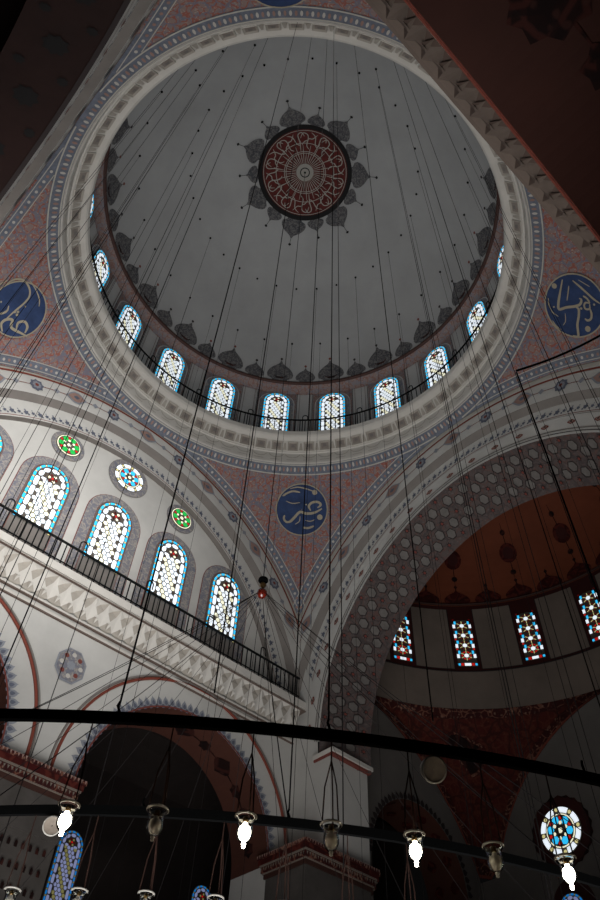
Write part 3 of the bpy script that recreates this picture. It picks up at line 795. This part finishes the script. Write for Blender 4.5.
# balustrade along the front balcony
r2 = empty('balcony_railing', W((0,1.01,1.84)), 'straight black iron balustrade below the row of arched windows', 'railing')
mb = MB(); 
for z_, q in ((1.912,.0052),(1.822,.0026)): mb.tube([(-1.04, 1.016, z_), (1.045, 1.016, z_)], q, 'irong', 6)
child_build(mb, 'handrail', r2)
n = 84
for i in range(n):
    x = -1.03+2.06*i/(n-1)
    m1 = MB(); m1.tube([(x, 1.016, 1.806), (x, 1.016, 1.912)], .0028, 'irong', 5); child_build(m1, 'baluster', r2)
for x in (-.78,-.46,-.14,.18,.50,.80):
    m1 = MB(); m1.tube([(x+u, 1.006, z) for u, z in cane(0, z0=1.806, h=.155)], .0028, 'irong', 5); child_build(m1, 'lamp_hook', r2)

# entablatures of the piers
entablature('trim_3', -.137, .137, 1.058, 1.28, 1.11)
entablature('trim_4', .968, 1.29, .856, 1.058, 1.135)
entablature('trim_5', 1.29, 1.31, .872, .98, 1.135)
entablature('trim_6', -1.31, -.968, .872, 1.20, 1.135)

# column and capital under the central pier
mb = MB()
for i, z in enumerate((.90,.84,.78,.72)): mb.box(-.125+.012*i, .125-.012*i, 1.065+.01*i, 1.26-.01*i, z-.05, z, 'stone')
for i in range(10):
    for j in range(3):
        x = -.105+.0233*i; z = .895-.055*j; mb.poly([(x-.005, 1.052, z-.022), (x+.005, 1.052, z-.022), (x+.005, 1.052, z-.008), (x, 1.052, z-.002), (x-.005, 1.052, z-.008)], 'dorn')
mb.lathe([(.085,-.19),(.085,.70),(.10,.72)], 'stone', c=(0,1.165,0), n=32)
struct(mb.build('column'))
def corner_pier(name, x0, x1, y0, y1):
    mb = MB(); mb.box(x0, x1, y0, y1, -.19, .95, 'stone')
    for i in range(10): mb.box(x0-.001, x1+.001, y0-.001, y1+.001, -.1+.105*i, -.098+.105*i, 'dline')
    return struct(mb.build(name))
corner_pier('corner_pier', .972, 1.285, .876, 1.05)

# ------------------------------------------------------------------ side aisles
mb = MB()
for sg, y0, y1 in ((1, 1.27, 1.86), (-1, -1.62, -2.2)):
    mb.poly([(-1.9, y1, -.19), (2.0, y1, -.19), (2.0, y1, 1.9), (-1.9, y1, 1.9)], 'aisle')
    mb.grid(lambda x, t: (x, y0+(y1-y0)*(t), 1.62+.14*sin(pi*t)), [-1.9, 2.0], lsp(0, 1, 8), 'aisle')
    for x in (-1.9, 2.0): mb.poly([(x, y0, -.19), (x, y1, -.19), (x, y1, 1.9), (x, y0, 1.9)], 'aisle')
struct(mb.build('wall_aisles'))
dimp = ('dimW', 'dimY', 'dimC', 'gD', 'dimY')
for x in (-.55, .55):
    glass_arch(lambda u, v, l, x=x: (x+.015+u, 1.855-.002*l, v+1.03), .056, .30, .24, pal=dimp)
glass_arch(lambda u, v, l: (1.26+u, 1.855-.002*l, v+1.03), .056, .285, .225, pal=dimp)

# ------------------------------------------------------------------ semi-domes and apses
def semidome(k, name):
    sgn = 1 if k == 0 else -1; CX = 1.2; RS = 1.05
    def T(p): return (p[0]*sgn, p[1], p[2])
    mb = MB(); am = radians(84.4)
    ZT, ZL, ZB = 2.70, 2.265, 2.045
    cylf = lambda a, z, off=0: T((CX+(RS-off)*cos(a), (RS-off)*sin(a), z))
    # shell
    def shell(a, q, off=0):
        r = (RS-off)*cos(q); return T((max(1.30, CX+r*cos(a)), r*sin(a), ZT+(.80-off)*sin(q)))
    mb.grid(shell, lsp(-am, am, 60), lsp(0, pi/2, 24), 'shellr' if k == 0 else 'dsoff')  # entrance shell coloured darker in place of shade
    for i in range(-9, 10):                # palmettes and hanging pendants painted on the shell
        a0 = radians(4.5+9.6*i)
        if abs(a0) > am-.05: continue
        f = lambda u, v, off=.004: shell(a0-u/RS, v/.85, off)
        shape(mb, f, 0, .008, onion(.150,.105), 'dorn2'); ribbon(mb, f, [(0,.10),(0,.15)], .008, 'dorn', 2); shape(mb, f, 0, .135, circ(6,.010), 'dorn')
        if i % 2 == 0:
            ribbon(mb, f, [(0,.15),(0,.25),(0,.38),(0,.50)], .005, 'dorn', 2)
            shape(mb, f, 0, .19, circ(8,.018), 'dorn'); shape(mb, f, 0, .315, circ(14,.054,.062), 'dorn2'); shape(mb, lambda u, v: f(u, v, .006), 0, .315, circ(12,.034,.040), 'rdark'); shape(mb, f, 0, .44, circ(8,.018), 'dorn')
    # drum
    mb.grid(lambda a, z: cylf(a, z), lsp(-am, am, 60), [ZL, ZT], 'rdark')
    mb.grid(lambda a, z: cylf(a, z), lsp(-am, am, 60), [ZB, ZL], 'tan')
    for i in range(-5, 5):                 # tan panels between the windows
        a0 = radians(4.5+19.2*(i+.5))
        if abs(a0) > am-.1: continue
        w = radians(5.6)
        mb.grid(lambda a, z: cylf(a, z, .004), lsp(a0-w, a0+w, 4), [ZL+.012, ZT-.028], 'tan')
        for a1, a2 in ((a0-w-.004, a0-w), (a0+w, a0+w+.004)): mb.grid(lambda a, z: cylf(a, z, .006), [a1, a2], [ZL+.012, ZT-.028], 'dline')
        mb.grid(lambda a, z: cylf(a, z, .006), lsp(a0-w, a0+w, 4), [ZL+.010, ZL+.014], 'dline')
    mb.tube([cylf(a, ZT+.004, .010) for a in lsp(-am, am, 60)], .007, 'cbrown', 6)
    mb.tube([cylf(a, ZL, .004) for a in lsp(-am, am, 60)], .003, 'dline', 5)
    # pendentives of the semi-dome
    PL = .98; ARCH = {0: (1.07, .93), 1: (.95, 1.075)}; TIP = 1.37
    def zarch(g, s): zc, r = ARCH[g]; return min(ZB-.03, max(TIP, zc+sqrt(max(r*r-s*s, 0))))
    def low(a):                            # where azimuth a meets the square bay below
        ca, sa = cos(a), sin(a)
        if ca >= abs(sa): return PL/ca, zarch(0, PL*sa/ca)
        return PL/abs(sa), zarch(1, PL*ca/abs(sa))
    def ps(a, v, off=0):                   # v = 1 at the ring, 0 at the arches
        r, z = low(a); bul = .06*sin(pi*v)*(r-1)/.38
        R = r+(RS-r)*v+max(bul, 0)-off; return T((CX+R*cos(a), R*sin(a), z+(ZB-z)*v))
    azs = lsp(-am, am, 90); bw = .036
    vt = lambda a, h: 1-min(.48, h/max(ZB-low(a)[1], .03)); vb = lambda a, h: min(.48, h/max(ZB-low(a)[1], .03))
    mb.grid(ps, azs, lsp(0, 1, 12), 'rdeep')
    mb.grid(lambda a, t: ps(a, vt(a, bw*t), .004), azs, [0, 1], 'rborder')
    mb.grid(lambda a, t: ps(a, vb(a, bw*1.7*t), .004), azs, [0, 1], 'rborder')
    mb.grid(lambda a, t: ps(a, vb(a, .012*t), .006), azs, [0, 1], 'red')
    for sy in (-1, 1):                     # dark painted disc
        a0 = radians(46)*sy
        mb.grid(lambda t, q: ps(a0+.085*q*cos(t), .72+.11*q*sin(t), .008), lsp(0, 2*pi, 24), [.02, .85], 'dorn')
        mb.grid(lambda t, q: ps(a0+.085*q*cos(t), .72+.11*q*sin(t), .010), lsp(0, 2*pi, 24), [.85, 1], 'rborder')
    # lower walls
    def arcwall(g, sy):
        r_ = 0
        def P(s, z, d=0): return T((CX+PL+d, s, z)) if g == 0 else T((CX+s, sy*(PL+d), z))
        return P, r_
    P, r_ = arcwall(0, 1)
    def top(s, g=0): return zarch(g, s)+.001
    mb.grid(lambda s, v: P(s, -.19+(top(s)+.19)*v), lsp(-PL, PL, 48), lsp(0, 1, 2), 'apsew')
    for sy in (-1, 1):
        P2, _ = arcwall(1, sy)
        c, rr, sz = .56, .31, 1.28         # arched opening in the side wall
        def hole(s): return sz+sqrt(max(rr*rr-(s-c)**2, 0)) if abs(s-c) < rr else None
        ss = lsp(.10, c-rr, 8)+lsp(c-rr, c+rr, 40)[1:]+lsp(c+rr, PL, 8)[1:]
        mb.grid(lambda s, v: P2(s, ((hole(s) if hole(s) else sz)+(top(s, 1)-(hole(s) if hole(s) else sz))*v)), ss, [0, 1], 'apsew')
        for s0, s1 in ((.10, c-rr), (c+rr, PL)): mb.poly([P2(s0, sz), P2(s1, sz), P2(s1, -.19), P2(s0, -.19)], 'apsew')
        mb.grid(lambda t, d: P2(c+rr*cos(t), sz+rr*sin(t), d), lsp(0, pi, 30), [0, .22], 'rsoff')
        for s0 in (c-rr, c+rr): mb.poly([P2(s0, sz, 0), P2(s0, sz, .22), P2(s0, -.19, .22), P2(s0, -.19, 0)], 'rsoff')
        for j in range(9):
            t = pi*(j+.5)/9
            for xx in (.06, .15): shape(mb, lambda u, v: P2(c+(rr-.003)*cos(t+u/rr), sz+(rr-.003)*sin(t+u/rr), xx+v), 0, 0, ogive(.026,.030), 'dorn2')
        for j in range(34):
            t = pi*(j+.5)/34
            shape(mb, lambda u, v: P2(c+(rr+v)*cos(t+u/rr), sz+(rr+v)*sin(t+u/rr), -.003), 0, 0, onion(.026,.034), 'dline')
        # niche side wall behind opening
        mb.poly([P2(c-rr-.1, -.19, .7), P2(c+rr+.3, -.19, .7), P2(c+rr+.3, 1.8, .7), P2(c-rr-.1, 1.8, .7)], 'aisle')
    # surround of the round windows and lower windows
    for s in (-.517, .517):
        shape(mb, lambda u, v: P(u, v, -.003), s, 1.467, flower(.152, 22, .05), 'dorn'); shape(mb, lambda u, v: P(u, v, -.005), s, 1.467, circ(30, .140), 'rdark')
        o = [(-.10,.95)]+[(-.10*cos(t), 1.17+.11*sin(t)) for t in lsp(0, pi, 14)]+[(.10,.95)]
        mb.poly([P(s+.02+x, y, -.003) for x, y in o], 'rdark')
    struct(mb.build(name))
    # leaded windows of the drum
    for i in range(-4, 5):
        a0 = radians(4.5+19.2*i)
        if abs(a0) > am-.1: continue
        wn[0] += 1; m2 = MB(); w = .052; h = .305; z0 = ZL+.028
        G = lambda u, v: cylf(a0-u/RS, z0+v, .006); H = lambda u, v: cylf(a0-u/RS, z0+v, .009)
        mb_o = [(-w,0),(w,0),(w,h*.93),(w*.4,h),(-w*.4,h),(-w,h*.93)]
        m2.poly([G(x, y) for x, y in mb_o], 'lead')
        n = 4; st = (h-.045)/n
        for r in range(n):
            yc = .045+st*(r+.35); last = r == n-1
            shape(m2, H, 0, yc, circ(8, .0125), 'gW')
            for q in range(6):
                t = pi/3*q+pi/6; c_, s_ = cos(t), sin(t)
                ribbon(m2, H, [(c_*.014, yc+s_*.014), (c_*.031, yc+s_*.031)], .0075, 'gY', 1)
                t2 = t+pi/6; m2.poly([H(cos(t2)*.017, yc+sin(t2)*.017), H(cos(t2+.35)*.028, yc+sin(t2+.35)*.028), H(cos(t2-.35)*.028, yc+sin(t2-.35)*.028)], 'gD' if r else 'gR')
            for sx in (-1, 1):
                m2.poly([H(sx*.031, yc+.010), H(sx*.044-sx*.002, yc+.010), H(sx*.042, yc+.030), H(sx*.031, yc+.030)], 'gC')
                m2.poly([H(sx*.037, yc-.016), H(sx*.051, yc-.016), H(sx*.051, yc+.008), H(sx*.037, yc+.008)], 'gW')
                m2.poly([H(sx*.040, yc+.034), H(sx*.050, yc+.034), H(sx*.050, yc+.045), H(sx*.040, yc+.045)], 'gD' if r > 1 else 'gR')
        m2.poly([H(-.017,.004), H(.017,.004), H(.017,.020), H(-.017,.020)], 'gW')
        for sx in (-1, 1):
            m2.poly([H(sx*.020,.004), H(sx*.036,.004), H(sx*.036,.020), H(sx*.020,.020)], 'gR'); m2.poly([H(sx*.039,.005), H(sx*.050,.005), H(sx*.050,.018), H(sx*.039,.018)], 'gC')
        struct(m2.build('window_%d' % wn[0]))
    for s in (-.517, .517):
        wn[0] += 1; m2 = MB(); oculus(m2, lambda u, v: P(u, v, -.008), lambda u, v: P(u, v, -.0105), s, 1.467, .098, 'gC', True); struct(m2.build('window_%d' % wn[0]))
        glass_arch(lambda u, v, l, s=s: P(s+.03+u, v+.98, -.006-.002*l), .058, .245, .19, pal=dimp)
semidome(0, 'wall_apse')
glass_arch(lambda u, v, l: (2.25+u, 1.675-.003*l, v+1.25), .050, .28, .225, pal=dimp)
semidome(2, 'wall_entrance_apse')

mb = MB(); mb.box(-2.6, 2.6, -2.4, 2.4, -.22, -.19, 'carpet'); struct(mb.build('floor'))

# ------------------------------------------------------------------ chandeliers
def hoop(r, z, th, lab):
    root = empty('chandelier_hoop', W((0,0,z)), lab, 'chandelier hoop')
    mb = MB(); n = 200
    for i in range(n):
        a0, a1 = 2*pi*i/n, 2*pi*(i+1)/n
        q = []
        for a in (a0, a1): q.append([((r+dr)*cos(a), (r+dr)*sin(a), z+dz) for dr, dz in ((-.0018,-th),(.0018,-th),(.0022,th),(-.0022,th))])
        for k in range(4): mb.poly([q[0][k], q[0][(k+1)%4], q[1][(k+1)%4], q[1][k]], 'iron')
    child_build(mb, 'iron_band', root); return root
HO, HI = (1.003, .235), (.815, .265)
ho = hoop(*HO, .0032, 'thick black iron hoop arching across the picture, upper of the two, lamps hanging under it')
hi = hoop(*HI, .0036, 'black iron hoop lower in the picture behind the row of glass lamps')
def knot(root, r, z, az):
    a = radians(az); m1 = MB(); p = (r*cos(a), r*sin(a))
    m1.tube([(p[0], p[1], z+.002), (p[0]+.002, p[1]+.001, z+.005), (p[0]-.001, p[1], z+.008), (p[0], p[1], z+.011)], .0009, 'iron', 5); child_build(m1, 'shackle', root)
for az in (-132.1, -124.7, -115.0, -140.0): knot(ho, *HO, az)
for az in (-124.7, -133.0, -117.0): knot(hi, *HI, az)

# finial with stay cables above the hoops
zf = 1.21
fin = empty('chandelier_finial', W((0,0,zf)), 'dark brass and red glass finial where the stay cables of the chandelier meet', 'chandelier finial')
mb = MB(); mb.lathe([(.001,.020),(.012,.016),(.013,.010),(.008,.006),(.004,.004)], 'iron', c=(0,0,zf), n=16); child_build(mb, 'cap', fin, smooth=True)
mb = MB(); mb.lathe([(.004,.004),(.009,-.004),(.006,-.010),(.004,-.014),(.007,-.020)], 'brass', c=(0,0,zf), n=16); child_build(mb, 'collar', fin, smooth=True)
mb = MB(); mb.lathe([(.005,-.016),(.012,-.024),(.013,-.032),(.008,-.042),(.001,-.044)], 'ball', c=(0,0,zf), n=16); child_build(mb, 'ball', fin, smooth=True)
for r, z, off, n in ((*HI, -124.7, 20),):
    for i in range(n):
        a = radians(off+360*i/n); m1 = MB()
        pts = [(r*t*cos(a)+.008*(1-t)*cos(a), r*t*sin(a)+.008*(1-t)*sin(a), zf-.03+(z-zf+.03)*t-.02*sin(pi*t)) for t in lsp(0, 1, 10)]
        m1.tube(pts, .0006, 'cable', 4); child_build(m1, 'stay_cable', fin)

# ------------------------------------------------------------------ hanging cables
def dome_z(x, y):
    r = hypot(x, y); return DZ+sqrt(max(RD*RD-r*r, 0)) if r < 1.0 else 3.2
def cable(x, y, ztop_, zb, r, lab, group, m='cable', hook=True):
    root = empty('suspension_cable', W((x, y, ztop_)), lab, 'cable', group)
    m1 = MB(); m1.tube([(x, y, ztop_-.006), (x, y, zb)], r, m, 5); child_build(m1, 'wire', root)
    if hook:
        m1 = MB(); m1.lathe([(.0005,.0),(.006,-.003),(.006,-.008),(.002,-.014),(.0005,-.016)], 'iron', c=(x, y, ztop_), n=8); child_build(m1, 'hook', root)
    return root
for i in range(32):
    a = radians(5.625+11.25*i); x, y = .66*cos(a), .66*sin(a)
    if i % 2: cable(x, y, dome_z(x, y), .30, .00075, 'thin steel cable hanging from the inner circle of dome hooks', 'cables of the inner hook circle')
    else:
        m1 = MB(); m1.lathe([(.0005,.0),(.006,-.003),(.006,-.008),(.002,-.014),(.0005,-.016)], 'iron', c=(x, y, dome_z(x, y)), n=8)
        tag(m1.build('ceiling_hook'), 'small iron hook without a cable in the inner circle on the dome plaster', 'hook', 'empty dome hooks')
    x, y = .902*cos(a), .902*sin(a)
    cable(x, y, dome_z(x, y), .32, .00065, 'thin steel cable hanging from the outer circle of dome hooks', 'cables of the outer hook circle')
LAB = {
 'c1': 'dark chain left of centre running down to the finial of stay cables', }
cable(0, 0, 4.47, zf+.018, .0012, 'dark chain hanging from the dome medallion and holding the finial', None)
def hp(H, az): a = radians(az); return H[0]*cos(a), H[0]*sin(a)
x, y = hp(HO, -132.1); cable(x, y, 3.2, HO[1]+.010, .0007, 'dark chain ending in a shackle on the thick hoop, left of the two', None, hook=False)
x, y = hp(HO, -124.7); cable(x, y, 3.2, HO[1]+.010, .0006, 'dark chain ending in a shackle on the thick hoop beside the corner pier, nearly vertical', None, hook=False)
x, y = hp(HI, -124.7); cable(x, y, dome_z(x, y), HI[1]+.010, .0007, 'dark chain running down the wall corner to the lower hoop', None)
for dx, dy, r, lab in ((-.684,-.367,.00065,'dark cable crossing the first and second tympanum windows from upper right'),
                       (-.786,-.245,.00065,'dark cable crossing the left part of the dome cornice and the first arched window'),
                       (-.772,-.025,.00065,'dark cable crossing the lower part of the blue roundel at the left edge'),
                       (-.151,-.711,.00065,'dark cable descending right of the dome medallion'),
                       (-.101,-.835,.00065,'dark cable crossing the right side of the dome windows'),
                       (-.832,-.086,.00065,'dark cable crossing the upper part of the blue roundel at the left edge')):
    cable(dx, dy, dome_z(dx, dy), .26, r, lab, None)
# drooping tie cable at the right edge
mb = MB(); pts = []
p0, p1 = Vector((-.074,-.828,1.2)), Vector((-.005,-1.06,1.215))
mb.tube([tuple(p0+(p1-p0)*t+Vector((0,0,-.020*sin(pi*t)*(1-t*.5)))) for t in lsp(0, 1, 16)], .0024, 'iron', 6)
tag(mb.build('tie_cable'), 'thick black cable drooping from the right edge to the top of a vertical wire', 'cable')
cable(-.074, -.828, 1.2, .26, .0015, 'thick black cable dropping from the end of the drooping tie', None, m='iron', hook=False)

# ------------------------------------------------------------------ glass lamps
def lamp(x, y, z, zl, lit, lab, chains, rr):
    """z hoop height, zl height of the rim"""
    root = empty('hanging_glass_lamp', W((x, y, zl)), lab, 'lamp')
    mb = MB(); c = (x, y, zl); k = rr
    prof = [(.0082,0),(.0084,-.0012),(.0070,-.0026),(.0062,-.0048),(.0060,-.008),(.0064,-.0115),(.0064,-.0145),(.0050,-.0178),(.0032,-.0196),(.0020,-.0205),(.0001,-.0206)]
    mb.lathe([(r*k, h*k) for r, h in prof], 'glass', c=c, n=24)
    mb.lathe([(r*k, h*k) for r, h in ((.0001,-.0198),(.0014,-.0197),(.0024,-.0190),(.0042,-.0172),(.0056,-.0145),(.0056,-.0115),(.0053,-.008),(.0056,-.0048),(.0062,-.0026),(.0076,-.0008),(.0082,0))], 'glass', c=c, n=24)
    shade = child_build(mb, 'glass_shade', root, smooth=True)
    mb = MB(); mb.tube([(x+.0082*k*cos(a), y+.0082*k*sin(a), zl) for a in lsp(0, 2*pi, 24)], .0007, 'white', 6, False); mb.build('rim', shade)
    mb = MB(); mb.lathe([(r*k, h*k) for r, h in ((.0001,-.0195),(.0014,-.0202),(.0018,-.0214),(.0011,-.0224),(.0015,-.0232),(.0011,-.0240),(.0001,-.0243))], 'white' if not lit else 'bulbon', c=c, n=12); mb.build('finial', shade, smooth=True)
    mb = MB(); mb.lathe([(r*k, h*k) for r, h in ((.0001,-.0190),(.0030,-.0178),(.0050,-.0150),(.0052,-.0118),(.0044,-.0085),(.0022,-.0070),(.0018,-.0050))], 'bulbon' if lit else 'bulboff', c=c, n=16); bulb = mb
    mb = MB(); mb.lathe([(r*k, h*k) for r, h in ((.0018,-.0052),(.0024,-.0045),(.0024,-.0008),(.0001,-.0004))], 'brass', c=c, n=12); so = child_build(mb, 'socket', root, smooth=True); bulb.build('bulb', so, smooth=True)
    for q in range(chains):
        a = 2*pi*q/chains+.6; m1 = MB(); t = z-.004
        top_ = (x, y, t) if chains == 3 else (x, y, t)
        m1.tube([(x+.0078*k*cos(a), y+.0078*k*sin(a), zl), (x+.004*cos(a), y+.004*sin(a), (zl+t)/2-.004), (x, y, t-.012), top_], .00045, 'chain', 5)
        child_build(m1, 'chain', root)
    if lit:
        l = bpy.data.lights.new('lamp_light', 'POINT'); l.energy = 2.5; l.color = (1,.86,.66); l.shadow_soft_size = .03
        lo = bpy.data.objects.new('lamp_light', l); C.objects.link(lo); lo.location = W((x, y, zl-.036)); 
pos = ['far left of the thick hoop', 'between the far left and second lit lamps', 'left of the middle, in front of the dark arch', 'just right of the corner pier line', 'right of the middle under the round loudspeaker', 'over the foot of the red triangle', 'in front of the round stained window']
lit = [1,0,1,0,1,0,1]
for i in range(7):
    x, y = hp(HO, -132.9+2.7*i+(.05,.13,.20,.20,.20,.15,.0)[i])
    lamp(x, y, HO[1], .1822, lit[i], ('lit' if lit[i] else 'unlit')+' glass oil-style lamp hanging '+pos[i], 3, .68)
for i, az in enumerate((-139.0,-135.4,-131.9,-128.3,-124.8,-121.3,-117.8)):
    x, y = hp(HI, az)
    lamp(x, y, HI[1], .2065, 0, ['unlit glass lamp of the lower hoop in the bottom left corner','unlit glass lamp of the lower hoop below the blue stained window','unlit glass lamp of the lower hoop, third along the bottom edge','unlit glass lamp of the lower hoop, fourth along the bottom edge','unlit glass lamp of the lower hoop below the corner pier','unlit glass lamp of the lower hoop sixth along the bottom edge','unlit glass lamp of the lower hoop, last on the right'][i], 3, .70)

# drum loudspeakers on the hoops
def speaker(x, y, z, r, tx, lab):
    root = empty('loudspeaker', W((x, y, z)), lab, 'loudspeaker')
    d = Vector((-.857-x+tx[0], -1.117-y+tx[1], -z+.02+tx[2])).normalized(); X = d.cross(Vector((0,0,1))).normalized(); Y = X.cross(d)
    c = (x, y, z-r*1.25)
    mb = MB(); mb.lathe([(.001,-r*.9),(r*.75,-r*.9),(r*.85,-r*.7),(r*.88,.0),(r,.0),(r,r*.14),(r*.86,r*.14)], 'white', c=c, n=28, ax=(X, Y, d)); child_build(mb, 'housing', root, smooth=True)
    mb = MB(); mb.lathe([(r*.87,r*.10),(r*.5,r*.03),(.0005,0)], 'grille', c=c, n=28, ax=(X, Y, d)); child_build(mb, 'grille', root, smooth=True)
    mb = MB(); mb.tube([(x, y, z-r*.35), (x, y, z-.001)], r*.22, 'brass', 8); child_build(mb, 'bracket', root)
x, y = hp(HO, -121.0); speaker(x, y, HO[1]-.003, .0080, (.12,-.12,-.02), 'white drum loudspeaker fixed under the thick hoop right of the middle')
x, y = hp(HI, -137.9); speaker(x, y, HI[1]-.003, .0074, (0,0,0), 'white drum loudspeaker under the lower hoop behind the far left lit lamp')

# ------------------------------------------------------------------ light: daylight lamps at drum windows, others added as fill, sky
def area(loc, tgt, sx, sy, e, col):
    l = bpy.data.lights.new('daylight_fill', 'AREA'); l.shape = 'RECTANGLE'; l.size = sx*S; l.size_y = sy*S; l.energy = e; l.color = col
    o = bpy.data.objects.new('daylight_fill', l); C.objects.link(o); o.location = W(loc)
    o.rotation_euler = (Vector(tgt)-Vector(loc)).to_track_quat('-Z', 'Y').to_euler(); return o
o = area((-.55,-1.03,2.10), (-.50,1.06,2.10), 1.0, .35, 400, (1,.995,.98)); o.data.spread = radians(56)     # added lamp, beam narrowed, at the unseen rear tympanum windows
o = area((-.25,-.25,.0), (.05,.45,3.0), 1.2, 1.2, 980, (1,.995,.985)); o.data.spread = radians(110)          # daylight lamp added in mid-air, standing in for floor bounce
for i in range(20):
    a = radians(54+18*i); area((1.04*cos(a), 1.04*sin(a), 3.45), (0, 0, 3.5), .15, .3, 2.5, (1,1,1))
w = bpy.data.worlds.new('World'); bpy.context.scene.world = w; w.use_nodes = True
w.node_tree.nodes['Background'].inputs[0].default_value = (.5,.5,.5,1); w.node_tree.nodes['Background'].inputs[1].default_value = .004

# ------------------------------------------------------------------ camera
CR = [[0.727991,-0.684523,0.038176],[0.553286,0.553714,-0.622315],[0.404851,0.474162,0.781835]]
cam = bpy.data.cameras.new('camera'); co = bpy.data.objects.new('camera', cam); C.objects.link(co)
r_, d_, f_ = (Vector(v) for v in CR)
m = Matrix((( r_.x, -d_.x, -f_.x), (r_.y, -d_.y, -f_.y), (r_.z, -d_.z, -f_.z))).to_4x4()
m.translation = Vector(W((-0.857436,-1.11679,0))); co.matrix_world = m
cam.sensor_fit = 'VERTICAL'; cam.sensor_height = 36; cam.lens = 718.49*36/900; cam.clip_start = .05; cam.clip_end = 200
sc = bpy.context.scene; sc.camera = co
vs = sc.view_settings; vs.view_transform = 'Standard'; vs.look = 'None'; vs.gamma = 1; vs.use_curve_mapping = False; vs.exposure = 0
